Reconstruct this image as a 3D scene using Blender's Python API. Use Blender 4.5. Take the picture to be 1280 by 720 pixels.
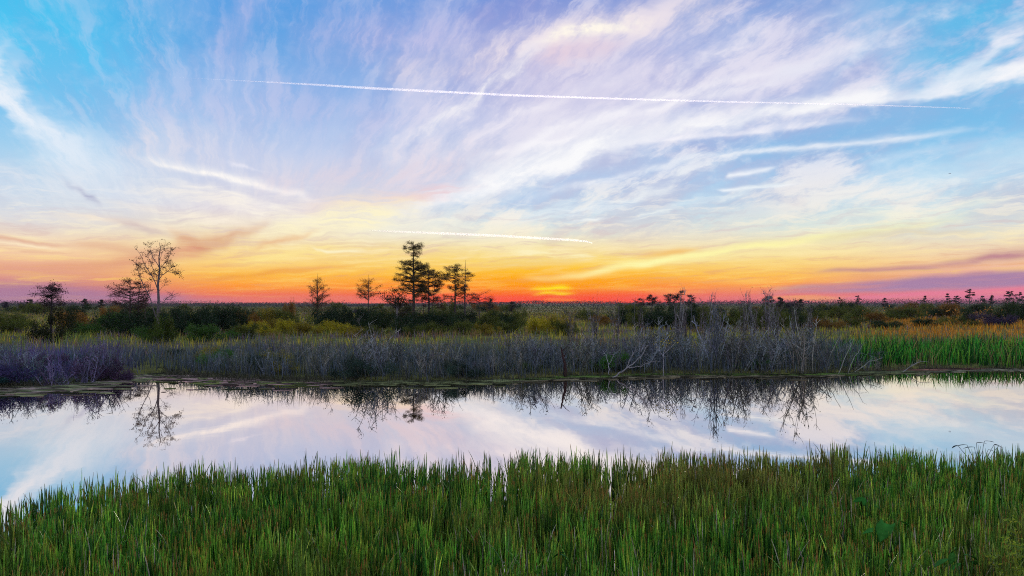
import bpy, math, random
import numpy as np

for _o in list(bpy.data.objects):
    bpy.data.objects.remove(_o, do_unlink=True)
scene = bpy.context.scene
COL = scene.collection

# ------------------------------------------------------------------ camera
EYE = 3.0            # metres above the water: standing on a low levee
F = 924.0            # focal length in photo pixels (1280 wide), about 26 mm
HZ = 378.0           # photo row of the horizon
cam_data = bpy.data.cameras.new('camera')
cam = bpy.data.objects.new('camera', cam_data)
COL.objects.link(cam)
cam.location = (0, 0, EYE)
cam.rotation_euler = (math.radians(90), 0, 0)
cam_data.sensor_width = 36.0
cam_data.lens = 36.0 * F / 1280.0
cam_data.shift_y = (HZ - 360.0) / 1280.0
cam_data.clip_start = 0.1
cam_data.clip_end = 250000.0
scene.camera = cam

scene.view_settings.view_transform = 'Standard'
scene.view_settings.look = 'None'
scene.view_settings.exposure = 0.0
scene.view_settings.gamma = 1.0
scene.render.engine = 'CYCLES'
scene.cycles.use_denoising = False   # the fine stems and twigs keep their edges
scene.cycles.pixel_filter_type = 'BLACKMAN_HARRIS'
scene.cycles.filter_width = 1.05
scene.cycles.max_bounces = 8
scene.cycles.diffuse_bounces = 3
scene.cycles.glossy_bounces = 3
scene.cycles.transmission_bounces = 4
scene.cycles.transparent_max_bounces = 8
scene.cycles.volume_bounces = 3
scene.cycles.sample_clamp_indirect = 3.0

SUN_AZ = math.degrees(math.atan((697 - 640) / F))   # to the right of straight ahead (+Y)
SUN_EL = 1.2

def lin(c):
    return tuple(((v / 255.0) / 12.92 if v / 255.0 <= 0.04045 else ((v / 255.0 + 0.055) / 1.055) ** 2.4) for v in c)

def sky_angles(px, py):
    """photo pixel -> compass bearing from +Y and elevation, both in degrees"""
    x = (px - 640.0) / F
    z = (HZ - py) / F
    az = math.atan(x)
    return math.degrees(az), math.degrees(math.atan(z * math.cos(az)))

# ------------------------------------------------------------------ sky (world shader, by compass bearing and elevation)
world = bpy.data.worlds.new('World')
world.use_nodes = True
world.cycles.sampling_method = 'MANUAL'
world.cycles.sample_map_resolution = 512
NT = world.node_tree
NT.nodes.clear()

class S:
    """a node socket with arithmetic"""
    def __init__(self, sock): self.s = sock
    def __add__(a, b): return op('ADD', a, b)
    def __radd__(a, b): return op('ADD', b, a)
    def __sub__(a, b): return op('SUBTRACT', a, b)
    def __rsub__(a, b): return op('SUBTRACT', b, a)
    def __mul__(a, b): return op('MULTIPLY', a, b)
    def __rmul__(a, b): return op('MULTIPLY', b, a)
    def __truediv__(a, b): return op('DIVIDE', a, b)
    def __rtruediv__(a, b): return op('DIVIDE', b, a)

def put(inp, v):
    if isinstance(v, S): inp.id_data.links.new(v.s, inp)
    else: inp.default_value = v

def op(kind, a, b=None, c=None, clamp=False):
    n = NT.nodes.new('ShaderNodeMath'); n.operation = kind; n.use_clamp = clamp
    put(n.inputs[0], a)
    if b is not None: put(n.inputs[1], b)
    if c is not None: put(n.inputs[2], c)
    return S(n.outputs[0])

def smooth(x, lo, hi, a=0.0, b=1.0):
    n = NT.nodes.new('ShaderNodeMapRange'); n.interpolation_type = 'SMOOTHSTEP'
    put(n.inputs[0], x)
    for i, v in zip((1, 2, 3, 4), (lo, hi, a, b)): n.inputs[i].default_value = v
    return S(n.outputs[0])

def vec(x, y, z=0.0):
    n = NT.nodes.new('ShaderNodeCombineXYZ')
    for i, v in enumerate((x, y, z)): put(n.inputs[i], v)
    return S(n.outputs[0])

def noise(v, scale=1.0, detail=3.0, rough=0.55, dim='2D', color=False):
    n = NT.nodes.new('ShaderNodeTexNoise'); n.noise_dimensions = dim
    put(n.inputs['Vector'], v)
    n.inputs['Scale'].default_value = scale
    n.inputs['Detail'].default_value = detail
    n.inputs['Roughness'].default_value = rough
    if color:
        s = NT.nodes.new('ShaderNodeSeparateColor'); NT.links.new(n.outputs['Color'], s.inputs[0])
        return S(s.outputs[0]), S(s.outputs[1])
    return S(n.outputs[0])

def ramp(x, stops, interp='LINEAR'):
    n = NT.nodes.new('ShaderNodeValToRGB'); cr = n.color_ramp; cr.interpolation = interp
    put(n.inputs[0], x)
    stops = sorted(stops, key=lambda s: s[0])
    while len(cr.elements) < len(stops): cr.elements.new(0.5)
    for e, (p, _) in zip(cr.elements, stops): e.position = min(max(p, 0.0), 1.0)
    for e, (p, c) in zip(cr.elements, stops): e.color = c if len(c) == 4 else (*c, 1.0)
    return n

def mixc(f, a, b):
    n = NT.nodes.new('ShaderNodeMix'); n.data_type = 'RGBA'; n.clamp_factor = True
    put(n.inputs[0], f)
    for i, v in ((6, a), (7, b)):
        if isinstance(v, S): put(n.inputs[i], v)
        else: n.inputs[i].default_value = (*v, 1.0)
    return S(n.outputs[2])

_tc = NT.nodes.new('ShaderNodeTexCoord')
_sep = NT.nodes.new('ShaderNodeSeparateXYZ')
NT.links.new(_tc.outputs['Generated'], _sep.inputs[0])
dx, dy, dz = (S(_sep.outputs[i]) for i in range(3))
U = op('ARCTAN2', dx, dy) * 57.29578
V = op('MAXIMUM', op('ARCSINE', dz) * 57.29578, 0.0)

def el_pos(el):                      # elevation -> ramp position, fine near the horizon
    return math.sqrt(max(el, 0.0) / 90.0)
VP = op('SQRT', V * (1 / 90.0))

# clear-sky and thin-veil colour by elevation, in columns of bearing
columns = [
    (20, [(378, (164, 106, 142)), (366, (174, 120, 152)), (357, (192, 128, 146)), (348, (220, 148, 138)), (332, (238, 178, 148)),
          (312, (245, 206, 168)), (295, (240, 217, 192)), (270, (216, 217, 224)), (230, (188, 214, 236)), (190, (168, 212, 240)),
          (130, (112, 195, 240)), (60, (76, 200, 244)), (0, (66, 194, 240))]),
    (300, [(378, (212, 92, 108)), (369, (240, 108, 78)), (358, (255, 150, 52)), (344, (255, 188, 70)), (328, (252, 211, 124)),
           (306, (248, 221, 160)), (285, (240, 224, 196)), (262, (230, 222, 226)), (230, (207, 212, 232)), (190, (188, 204, 236)),
           (150, (160, 194, 236)), (100, (122, 175, 232)), (50, (96, 165, 228)), (0, (82, 160, 228))]),
    (697, [(378, (250, 56, 8)), (370, (255, 80, 0)), (360, (255, 118, 0)), (350, (255, 160, 6)), (338, (255, 196, 34)),
           (326, (253, 217, 100)), (310, (246, 226, 162)), (294, (228, 230, 214)), (278, (207, 226, 234)), (255, (190, 215, 237)),
           (230, (184, 208, 236)), (200, (200, 210, 234)), (150, (192, 196, 230)), (100, (180, 182, 224)), (50, (158, 166, 221)), (0, (116, 146, 217))]),
    (960, [(378, (205, 92, 124)), (368, (236, 118, 104)), (356, (253, 158, 76)), (343, (254, 194, 86)), (326, (250, 216, 130)),
           (306, (240, 224, 180)), (286, (218, 229, 222)), (250, (182, 215, 238)), (220, (162, 204, 238)), (190, (148, 190, 231)),
           (150, (164, 184, 227)), (100, (164, 176, 223)), (50, (146, 172, 224)), (0, (122, 160, 220))]),
    (1262, [(378, (180, 102, 146)), (366, (222, 118, 146)), (352, (200, 138, 160)), (338, (240, 180, 156)), (322, (246, 209, 168)),
            (302, (240, 226, 194)), (282, (217, 230, 226)), (250, (194, 224, 236)), (215, (166, 213, 241)), (170, (132, 203, 241)),
            (120, (116, 190, 234)), (60, (92, 194, 237)), (0, (78, 188, 234))]),
]
ABOVE = [(32, (150, 182, 230)), (50, (178, 198, 234)), (90, (188, 204, 235))]  # sky overhead, out of view, brightened to lift the light on the foreground
AWAY = [(0, (170, 142, 172)), (4, (224, 186, 198)), (9, (230, 210, 220)), (16, (204, 206, 228)), (28, (188, 202, 232)), (50, (180, 200, 234)), (90, (188, 204, 235))]  # sky behind the camera, unseen, brightened to light the rushes
base = None
prev_u = None
for px, stops in columns:
    cu = sky_angles(px, HZ)[0]
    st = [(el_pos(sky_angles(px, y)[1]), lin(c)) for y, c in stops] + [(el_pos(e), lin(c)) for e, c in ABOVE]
    col = S(ramp(VP, st).outputs[0])
    if base is None: base = col
    else: base = mixc(smooth(U, prev_u, cu), base, col)
    prev_u = cu
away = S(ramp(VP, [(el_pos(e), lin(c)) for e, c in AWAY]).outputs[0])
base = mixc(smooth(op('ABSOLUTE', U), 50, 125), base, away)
# a small share of physical sky mixed into the brightened ramp overhead
nish = NT.nodes.new('ShaderNodeTexSky'); nish.sky_type = 'NISHITA'; nish.sun_disc = False
nish.sun_elevation = math.radians(SUN_EL); nish.sun_rotation = math.radians(SUN_AZ)
nish.dust_density = 1.0; nish.ozone_density = 2.0
_gain = NT.nodes.new('ShaderNodeMix'); _gain.data_type = 'RGBA'; _gain.blend_type = 'MULTIPLY'; _gain.inputs[0].default_value = 1.0
NT.links.new(nish.outputs[0], _gain.inputs[6]); _gain.inputs[7].default_value = (0.12, 0.12, 0.12, 1)
base = mixc(smooth(V, 30, 75, 0.0, 0.2), base, S(_gain.outputs[2]))

# slow bending of everything that follows, so no cloud edge is a clean curve
lift = smooth(V, 0.0, 8.0, 0.12, 1.0)
wa, wb = noise(vec(U * 0.16, V * 0.42), 1.0, 4.0, 0.6, color=True)
U2 = U + (wa - 0.5) * 3.2 * lift
V2 = V + (wb - 0.5) * 2.0 * lift

# --- cirrus fibres: parallel bands seen in perspective, fanning out from where they meet near the sunset
fu, fv = sky_angles(300, 420)
fv = -2.4
du, dv = (U2 + U) * 0.5 - fu, (V2 + V) * 0.5 - fv
theta = op('ARCTAN2', dv, du)
rad = op('SQRT', du * du + dv * dv)
lrad = op('LOGARITHM', rad + 2.0, 2.718)
f1 = noise(vec(theta * 5.5, lrad * 2.4), 1.0, 6.0, 0.62)
f2 = noise(vec(theta * 14.0 + 7.3, lrad * 4.6 + 3.1), 1.0, 6.0, 0.66)
patch = noise(vec(U * 0.075 + 11.4, V * 0.16 + 2.0), 1.0, 3.0, 0.5)
cirrus_lit = S(ramp(VP, [(el_pos(0), lin((255, 170, 60))), (el_pos(2.2), lin((255, 214, 110))), (el_pos(4.2), lin((255, 238, 190))),
                         (el_pos(6.5), lin((248, 242, 230))), (el_pos(10), lin((240, 240, 246))), (el_pos(15), lin((226, 222, 240))),
                         (el_pos(22), lin((214, 214, 238))), (el_pos(45), lin((190, 205, 236)))]).outputs[0])
cirrus_dim = S(ramp(VP, [(el_pos(0), lin((222, 110, 90))), (el_pos(2.5), lin((232, 168, 116))), (el_pos(5.5), lin((214, 196, 200))),
                         (el_pos(9), lin((186, 190, 220))), (el_pos(15), lin((160, 166, 216))), (el_pos(22), lin((140, 156, 214))),
                         (el_pos(45), lin((100, 140, 206)))]).outputs[0])
up_mask = smooth(V, 1.6, 7.0)
zone = smooth(U, -15.0, 1.0, 0.24, 1.0) * smooth(patch, 0.28, 0.62, 0.35, 1.0)
sky = mixc(smooth(f1, 0.55, 0.36, 0.0, 0.70) * zone * up_mask, base, cirrus_dim)
sky = mixc(smooth(f1, 0.46, 0.70, 0.0, 0.85) * zone * up_mask, sky, cirrus_lit)
sky = mixc(smooth(f2, 0.47, 0.64, 0.0, 0.80) * zone * up_mask, sky, cirrus_lit)
low = noise(vec(U * 0.10 + 3.0, V * 1.5), 1.0, 5.0, 0.6)
sky = mixc(smooth(low, 0.50, 0.78, 0.0, 0.45) * smooth(V, 9.0, 4.0), sky, cirrus_lit)
sky = mixc(smooth(low, 0.48, 0.26, 0.0, 0.32) * smooth(V, 9.0, 3.0), sky, cirrus_dim)
fine_low = noise(vec(U2 * 0.22 + 8.0, V2 * 2.6 - U2 * 0.12), 1.0, 5.0, 0.62)
sky = mixc(smooth(fine_low, 0.50, 0.70, 0.0, 0.55) * smooth(V, 10.0, 6.0) * smooth(V, 0.3, 1.6), sky, cirrus_lit)
sky = mixc(smooth(fine_low, 0.47, 0.30, 0.0, 0.42) * smooth(V, 9.0, 5.0) * smooth(V, 0.3, 1.6), sky, cirrus_dim)
tufts = noise(vec(U * 0.55 + 1.0, V * 0.85), 1.0, 5.0, 0.6)
sky = mixc(smooth(tufts, 0.48, 0.75, 0.0, 0.40) * smooth(V, 6.0, 12.0) * zone, sky, cirrus_lit)

WISPS = []
def wisp(points, color, grain=0.6, steep=False, fine=1.0, bend=1.0, hard=2.0):
    """One band of cloud along a curve. points: (px, py, half width above, half width below, strength) in photo pixels,
    turned here into bearings and elevations. steep: the curve is followed by elevation instead of by bearing."""
    k = math.degrees(1.0 / F)
    pts = []
    for px, py, wu, wd, s in points:
        a, e = sky_angles(px, py)
        pts.append((a, e, wu * k, wd * k, s))
    wm = max(max(p[2], p[3]) for p in pts)
    mu, mv = 0.3 + 1.5 * bend + (2.4 * wm if steep else 0), 0.2 + 0.9 * bend + (0 if steep else 2.4 * wm)
    box = (min(p[0] for p in pts) - mu, max(p[0] for p in pts) + mu, min(p[1] for p in pts) - mv, max(p[1] for p in pts) + mv)
    mid = sum(p[1] for p in points) / len(points)
    WISPS.append(dict(pts=pts, wm=wm, color=color, grain=grain, steep=steep, bend=bend, hard=hard, box=box, grain_set=0 if mid < 235 and fine <= 1.0 else (1 if mid < 235 else 2)))

def apply_wisp(w, sky_in):
    global NT
    top_tree = NT
    NT = bpy.data.node_groups.new('cloud_band', 'ShaderNodeTree')
    for nm in ('U', 'V', 'G'): NT.interface.new_socket(nm, in_out='INPUT', socket_type='NodeSocketFloat')
    NT.interface.new_socket('Sky', in_out='INPUT', socket_type='NodeSocketColor')
    NT.interface.new_socket('Sky', in_out='OUTPUT', socket_type='NodeSocketColor')
    gi, go = NT.nodes.new('NodeGroupInput'), NT.nodes.new('NodeGroupOutput')
    u_, v_, g_, sky_ = (S(gi.outputs[i]) for i in range(4))
    pts = sorted((p[1], p[0]) + p[2:] if w['steep'] else p for p in w['pts'])
    wm = w['wm']
    a0, a1 = pts[0][0], pts[-1][0]
    c0, c1 = min(p[1] for p in pts) - 0.01, max(p[1] for p in pts) + 0.01
    st = [((p[0] - a0) / (a1 - a0), ((p[1] - c0) / (c1 - c0), p[2] / wm, p[4], p[3] / wm)) for p in pts]
    along, across = (v_, u_) if w['steep'] else (u_, v_)
    n = ramp(op('MULTIPLY_ADD', along, 1.0 / (a1 - a0), -a0 / (a1 - a0)), st, 'EASE')
    sp = NT.nodes.new('ShaderNodeSeparateColor'); NT.links.new(n.outputs[0], sp.inputs[0])
    c, wu, s = (S(sp.outputs[i]) for i in range(3)); wd = S(n.outputs[1])
    d = across - op('MULTIPLY_ADD', c, c1 - c0, c0)
    up = op('GREATER_THAN', d, 0.0)
    q = d / op('MULTIPLY_ADD', op('MULTIPLY_ADD', wu - wd, up, wd), wm, 0.001)
    q = q * q
    if w['hard'] > 3: q = q * q
    m = op('EXPONENT', q * -1.0) * s
    if w['grain'] > 0: m = m * op('MULTIPLY_ADD', g_, w['grain'] * 1.35, 1.0 - w['grain'])
    NT.links.new(mixc(m, sky_, lin(w['color'])).s, go.inputs[0])
    grp, NT = NT, top_tree
    g = NT.nodes.new('ShaderNodeGroup'); g.node_tree = grp
    uu, vv = BENT[w['bend']]
    for i, sck in enumerate((uu, vv, GRAIN[w['grain_set']], sky_in)): NT.links.new(sck.s, g.inputs[i])
    return S(g.outputs[0])

# blue gaps
wisp([(900, 196, 14, 14, 0), (980, 184, 16, 16, .5), (1100, 156, 16, 18, .75), (1200, 142, 16, 22, .8), (1300, 125, 16, 26, .8), (1450, 100, 20, 26, 0)], (118, 188, 233), grain=.3)
wisp([(590, 262, 8, 8, 0), (660, 244, 9, 9, .5), (740, 222, 10, 10, .6), (830, 206, 9, 9, .4), (900, 200, 8, 8, 0)], (176, 202, 236), grain=.4)
wisp([(300, 150, 30, 30, 0), (400, 120, 40, 40, .55), (470, 110, 30, 30, .4), (520, 105, 20, 20, 0)], (110, 172, 232), grain=.4)
wisp([(740, 0, 10, 6, 0), (765, 2, 20, 12, .7), (800, 0, 20, 12, .7), (850, -6, 10, 8, 0)], (128, 150, 214), grain=.4)
# thin white veil under the fibres
wisp([(440, 250, 20, 20, 0), (540, 215, 40, 30, .45), (660, 160, 60, 36, .6), (800, 110, 60, 40, .55), (950, 85, 60, 34, .5), (1080, 80, 50, 30, .45), (1180, 75, 40, 30, 0)], (232, 228, 242), grain=.75)
wisp([(600, 120, 20, 20, 0), (680, 110, 30, 24, .4), (800, 90, 30, 24, .4), (900, 80, 20, 20, 0)], (212, 206, 232), grain=.6)
# cream and pink veil at the top
wisp([(440, 100, 10, 10, 0), (500, 84, 18, 20, .4), (600, 72, 24, 24, .6), (690, 48, 22, 28, .8), (780, 30, 22, 26, .75), (870, 8, 26, 26, .6), (950, -20, 20, 20, 0)], (240, 228, 234), grain=.7)
wisp([(660, 58, 4, 4, 0), (695, 46, 7, 7, .9), (730, 40, 8, 7, .95), (790, 28, 6, 6, .5), (830, 20, 4, 4, 0)], (255, 248, 236), grain=.8, fine=2.0)
wisp([(640, 85, 8, 8, 0), (700, 66, 10, 12, .5), (750, 60, 9, 10, .35), (800, 52, 6, 6, 0)], (226, 198, 216), grain=.6)
wisp([(440, 212, 6, 6, 0), (520, 172, 9, 8, .5), (575, 138, 9, 8, .7), (630, 90, 12, 10, .6), (700, 40, 12, 12, 0)], (242, 240, 246), grain=.7)
wisp([(825, 112, 8, 8, 0), (860, 92, 7, 6, .6), (900, 66, 8, 6, .65), (945, 40, 6, 6, .4), (985, 20, 5, 5, 0)], (234, 232, 244), grain=.6)
wisp([(1040, 98, 6, 6, 0), (1070, 70, 12, 10, .5), (1110, 50, 12, 10, .4), (1180, 20, 10, 8, .35), (1240, -8, 8, 8, 0)], (222, 230, 246), grain=.8, fine=1.5)
wisp([(560, 30, 10, 10, 0), (620, 16, 14, 14, .5), (680, 2, 12, 12, .5), (720, -14, 8, 8, 0)], (150, 156, 214), grain=.7)
wisp([(120, 150, 30, 30, 0), (220, 135, 36, 36, .35), (340, 125, 40, 40, .45), (460, 150, 36, 36, .45), (580, 170, 24, 24, 0)], (202, 202, 234), grain=.6)
wisp([(340, 50, 24, 24, 0), (440, 45, 28, 28, .4), (540, 50, 28, 28, .5), (640, 30, 24, 24, 0)], (192, 190, 230), grain=.65)
# lavender wisps on the cyan, upper left
wisp([(292, 108, 22, 22, 0), (280, 70, 26, 22, .45), (288, 35, 22, 22, .5), (312, 0, 22, 22, .5), (340, -40, 22, 22, .2)], (184, 190, 232), steep=True, grain=.5)
wisp([(150, 120, 16, 16, 0), (230, 90, 18, 26, .4), (300, 100, 22, 30, .35), (360, 110, 16, 20, 0)], (178, 200, 238), grain=.6)
wisp([(140, 200, 20, 30, 0), (180, 178, 26, 34, .6), (240, 190, 28, 30, .45), (330, 200, 24, 24, .3), (420, 220, 20, 20, 0)], (228, 224, 234), grain=.6)
wisp([(-60, 40, 20, 20, .4), (-20, 70, 24, 20, .8), (2, 98, 26, 20, .95), (18, 128, 28, 26, .95), (50, 164, 22, 28, .85), (90, 190, 24, 30, .7), (140, 210, 22, 26, .4), (200, 226, 12, 14, 0)], (232, 240, 250), grain=.35)
wisp([(-40, 225, 16, 20, .4), (40, 225, 20, 30, .6), (120, 230, 22, 30, .5), (190, 236, 16, 20, .3), (260, 250, 10, 10, 0)], (224, 230, 240), grain=.5)
# the great white band
wisp([(420, 286, 6, 6, 0), (500, 266, 10, 7, .45), (560, 250, 16, 9, .8), (620, 230, 24, 12, .97), (680, 208, 28, 14, 1), (760, 184, 26, 9, .97), (860, 160, 18, 7, .8),
      (960, 142, 12, 8, .8), (1060, 128, 14, 6, .85), (1160, 116, 14, 6, .9), (1220, 104, 12, 6, .85), (1290, 92, 9, 7, .8), (1400, 72, 8, 8, 0)], (250, 250, 252), grain=.35)
wisp([(740, 190, 5, 4, 0), (820, 177, 6, 3, .7), (900, 168, 5, 3, .75), (980, 158, 5, 3, .6), (1050, 150, 4, 3, .35), (1100, 145, 3, 3, 0)], (248, 246, 252), grain=.4, bend=.6)
wisp([(1150, 118, 8, 5, 0), (1180, 106, 12, 8, .8), (1215, 82, 12, 10, .75), (1250, 52, 11, 9, .65), (1290, 15, 9, 9, .2), (1320, -15, 8, 8, 0)], (244, 246, 252), grain=.4)
wisp([(800, 210, 3, 3, 0), (880, 194, 3, 4, .5), (960, 188, 4, 4, .75), (1050, 181, 4, 3, .8), (1120, 174, 4, 3, .75), (1190, 165, 3, 3, .5), (1240, 158, 2, 2, 0)], (240, 244, 250), grain=.4, bend=.5)
wisp([(1040, 214, 6, 6, 0), (1130, 196, 7, 6, .45), (1200, 186, 7, 6, .3), (1300, 170, 8, 8, 0)], (228, 236, 246), grain=.5)
wisp([(1090, 240, 6, 6, 0), (1170, 220, 12, 14, .5), (1240, 203, 14, 16, .65), (1300, 195, 14, 18, .7), (1400, 185, 12, 12, 0)], (226, 240, 246), grain=.5)
wisp([(907, 220, 2, 2, 0), (914, 219, 3.2, 2.6, .95), (930, 217, 3.8, 2.6, .95), (955, 213, 3, 2.4, .85), (978, 209, 1.5, 1.5, 0)], (250, 252, 255), grain=.3, bend=.25, hard=3.0)
wisp([(895, 237, 1.5, 1.5, 0), (906, 238, 2.2, 1.8, .95), (930, 236, 2.5, 2.0, .7), (970, 233, 2.2, 2.0, .6), (1010, 229, 1.5, 1.5, 0)], (246, 250, 253), grain=.3, bend=.25)
wisp([(620, 276, 8, 6, 0), (700, 264, 10, 6, .6), (770, 256, 10, 7, .65), (820, 236, 12, 8, .5), (870, 210, 10, 8, .45), (940, 196, 7, 6, 0)], (236, 242, 246), grain=.6)
wisp([(760, 280, 3, 3, 0), (810, 268, 4, 4, .5), (870, 254, 5, 4, .5), (960, 234, 5, 4, .5), (1010, 222, 3, 3, 0)], (234, 244, 246), grain=.5)
wisp([(690, 278, 2, 2, 0), (740, 274, 2.2, 2, .7), (765, 272, 1.5, 1.5, 0)], (244, 248, 248), grain=.3, bend=.4)
wisp([(1000, 278, 5, 5, 0), (1080, 268, 7, 6, .5), (1160, 268, 5, 5, .35), (1220, 252, 5, 5, .4), (1280, 246, 4, 4, 0)], (244, 244, 224), grain=.6)
wisp([(540, 226, 4, 4, 0), (620, 192, 6, 5, .6), (720, 156, 6, 5, .65), (840, 118, 6, 5, .6), (940, 96, 5, 5, .4), (1010, 80, 4, 4, 0)], (246, 244, 250), grain=.5, bend=.5)
wisp([(600, 212, 4, 4, 0), (680, 178, 5, 5, .6), (790, 142, 6, 5, .6), (900, 116, 5, 5, .5), (1000, 100, 4, 4, 0)], (250, 248, 252), grain=.5, bend=.5)
wisp([(470, 236, 4, 4, 0), (560, 196, 7, 6, .5), (660, 140, 8, 6, .55), (760, 100, 7, 6, .4), (840, 80, 5, 5, 0)], (240, 236, 246), grain=.6, bend=.5)
wisp([(640, 250, 3, 3, 0), (720, 232, 4, 4, .55), (820, 210, 4, 4, .5), (900, 186, 3, 3, 0)], (244, 246, 250), grain=.5, bend=.5)
wisp([(930, 120, 6, 6, 0), (990, 90, 9, 8, .5), (1050, 66, 8, 8, .5), (1120, 36, 7, 7, .3), (1180, 8, 6, 6, 0)], (232, 234, 246), grain=.7, bend=.5)
wisp([(960, 50, 5, 5, 0), (1040, 22, 7, 6, .45), (1120, -4, 6, 6, 0)], (220, 226, 244), grain=.6, bend=.5)
wisp([(180, 220, 3, 3, 0), (250, 234, 4, 4, .55), (330, 254, 4, 4, .6), (410, 276, 3, 3, 0)], (253, 247, 238), grain=.5, bend=.5)
wisp([(100, 246, 4, 4, 0), (190, 260, 5, 5, .5), (280, 276, 5, 5, .55), (350, 292, 4, 4, 0)], (252, 240, 222), grain=.5, bend=.5)
wisp([(20, 268, 4, 4, 0), (110, 272, 5, 4, .5), (200, 284, 5, 4, .45), (270, 298, 4, 4, 0)], (252, 234, 210), grain=.5, bend=.5)
# left: white streaks
wisp([(170, 198, 4, 4, 0), (210, 206, 6, 4, .75), (250, 215, 7, 4, .95), (310, 229, 6, 4, .95), (365, 241, 5, 4, .75), (420, 258, 4, 4, 0)], (254, 250, 246), grain=.35, bend=.5)
wisp([(150, 228, 5, 5, 0), (220, 240, 7, 7, .5), (290, 256, 8, 8, .7), (360, 274, 10, 8, .6), (430, 285, 8, 8, 0)], (252, 244, 232), grain=.5)
wisp([(276, 200, 2, 2, 0), (300, 205, 2.5, 2.5, .6), (340, 215, 2, 2, 0)], (240, 238, 248), grain=.4, bend=.4)
wisp([(400, 296, 8, 8, 0), (480, 284, 10, 10, .6), (570, 282, 10, 12, .5), (680, 285, 8, 8, 0)], (246, 244, 228), grain=.3)
wisp([(350, 262, 8, 6, 0), (430, 262, 16, 9, .6), (500, 254, 20, 9, .75), (560, 244, 16, 7, .7), (615, 230, 8, 4, 0)], (234, 203, 210), grain=.5)
wisp([(280, 236, 14, 14, 0), (360, 228, 20, 18, .4), (460, 220, 24, 20, .5), (560, 206, 22, 18, .5), (660, 190, 14, 14, 0)], (232, 214, 222), grain=.6)
# glow of cream where the bands meet
wisp([(290, 300, 16, 10, 0), (370, 288, 20, 14, .7), (440, 275, 22, 18, .9), (505, 262, 16, 14, .55), (560, 252, 8, 8, 0)], (255, 245, 204), grain=.5)
# left: salmon and brown smudges
wisp([(60, 214, 5, 5, 0), (90, 232, 4, 4, .4), (112, 246, 4, 4, .75), (135, 259, 3, 3, 0)], (168, 170, 200), grain=.4, bend=.5)
wisp([(130, 268, 6, 6, 0), (165, 282, 7, 7, .55), (195, 292, 6, 5, .6), (225, 300, 4, 4, 0)], (202, 180, 184), grain=.5)
wisp([(205, 286, 6, 6, 0), (228, 300, 8, 8, .6), (252, 309, 11, 9, .85), (278, 304, 10, 7, .75), (305, 292, 7, 6, .5), (350, 272, 4, 4, 0)], (214, 152, 122), grain=.35, bend=.6)
wisp([(-80, 340, 8, 7, .5), (20, 336, 8, 7, .5), (110, 334, 8, 8, .6), (180, 326, 9, 8, .75), (235, 315, 9, 8, .7), (270, 308, 6, 6, 0)], (222, 152, 124), grain=.45)
wisp([(60, 298, 4, 4, 0), (110, 306, 6, 5, .6), (180, 316, 7, 6, .6), (240, 322, 6, 6, 0)], (226, 172, 142), grain=.4)
wisp([(-60, 292, 3, 3, .5), (10, 298, 3, 2.5, .6), (55, 303, 2.5, 2.5, .6), (100, 308, 2, 2, 0)], (222, 168, 146), grain=.4)
wisp([(-30, 303, 2, 2, .5), (30, 306, 2, 2, .8), (90, 311, 2, 2, 0)], (255, 236, 200), grain=.3)
wisp([(305, 316, 4, 4, 0), (335, 305, 4, 3, .7), (365, 297, 4, 3, .6), (410, 286, 3, 3, 0)], (234, 182, 136), grain=.3)
wisp([(240, 352, 4, 4, 0), (300, 345, 3, 3, .5), (360, 338, 3, 3, .6), (420, 334, 2.5, 2.5, .3), (470, 330, 2, 2, 0)], (236, 148, 62), grain=.5)
wisp([(270, 330, 5, 5, 0), (320, 326, 9, 6, .6), (400, 312, 10, 8, .5), (470, 308, 8, 6, 0)], (255, 232, 150), grain=.4)
wisp([(385, 307, 1.5, 1.5, 0), (398, 312, 1.6, 1.6, .7), (412, 315, 2, 1.8, .9), (440, 314, 1.8, 1.6, .8), (462, 314, 1.2, 1.2, 0)], (255, 244, 204), grain=.2, bend=.2)
# horizon strata
wisp([(180, 374, 6, 8, 0), (260, 374, 5, 8, .6), (360, 373, 6, 9, .65), (470, 374, 5, 9, .55), (600, 375, 4, 8, 0)], (238, 118, 92), grain=.5, hard=4.0, bend=.6)
wisp([(-300, 362, 12, 20, .8), (-40, 365, 10, 20, .8), (60, 367, 9, 20, .85), (130, 370, 9, 16, .85), (200, 373, 7, 12, .7), (270, 376, 5, 10, .35), (330, 378, 4, 8, 0)], (172, 122, 152), grain=.35, hard=2.0, bend=.6)
wisp([(560, 336, 6, 6, 0), (640, 330, 7, 6, .5), (700, 326, 6, 5, .5), (760, 318, 4, 4, 0)], (240, 212, 150), grain=.5)
wisp([(600, 312, 4, 4, 0), (660, 316, 5, 5, .6), (720, 318, 5, 5, .7), (750, 322, 3, 3, 0)], (255, 246, 200), grain=.7, fine=2.0)
wisp([(640, 346, 3, 3, 0), (680, 349, 5, 3, .75), (720, 345, 5, 4, 1), (790, 332, 6, 5, 1), (870, 320, 6, 5, .95), (960, 306, 6, 5, .8), (1050, 294, 7, 6, .6), (1140, 282, 6, 6, .4), (1240, 266, 6, 6, 0)], (255, 248, 172), grain=.25, bend=.5)
wisp([(820, 336, 3, 3, 0), (880, 326, 4, 4, .5), (960, 318, 5, 4, .5), (1060, 308, 5, 5, .5), (1140, 302, 4, 4, 0)], (252, 236, 170), grain=.4)
wisp([(785, 322, 3, 3, 0), (820, 318, 4, 4, .75), (850, 315, 4, 3, .8), (890, 309, 2, 2, 0)], (244, 190, 104), grain=.4, bend=.6)
wisp([(1000, 304, 3, 3, 0), (1060, 292, 4, 4, .5), (1120, 291, 4, 4, .5), (1190, 293, 4, 4, .4), (1280, 286, 4, 4, 0)], (222, 208, 178), grain=.5)
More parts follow.
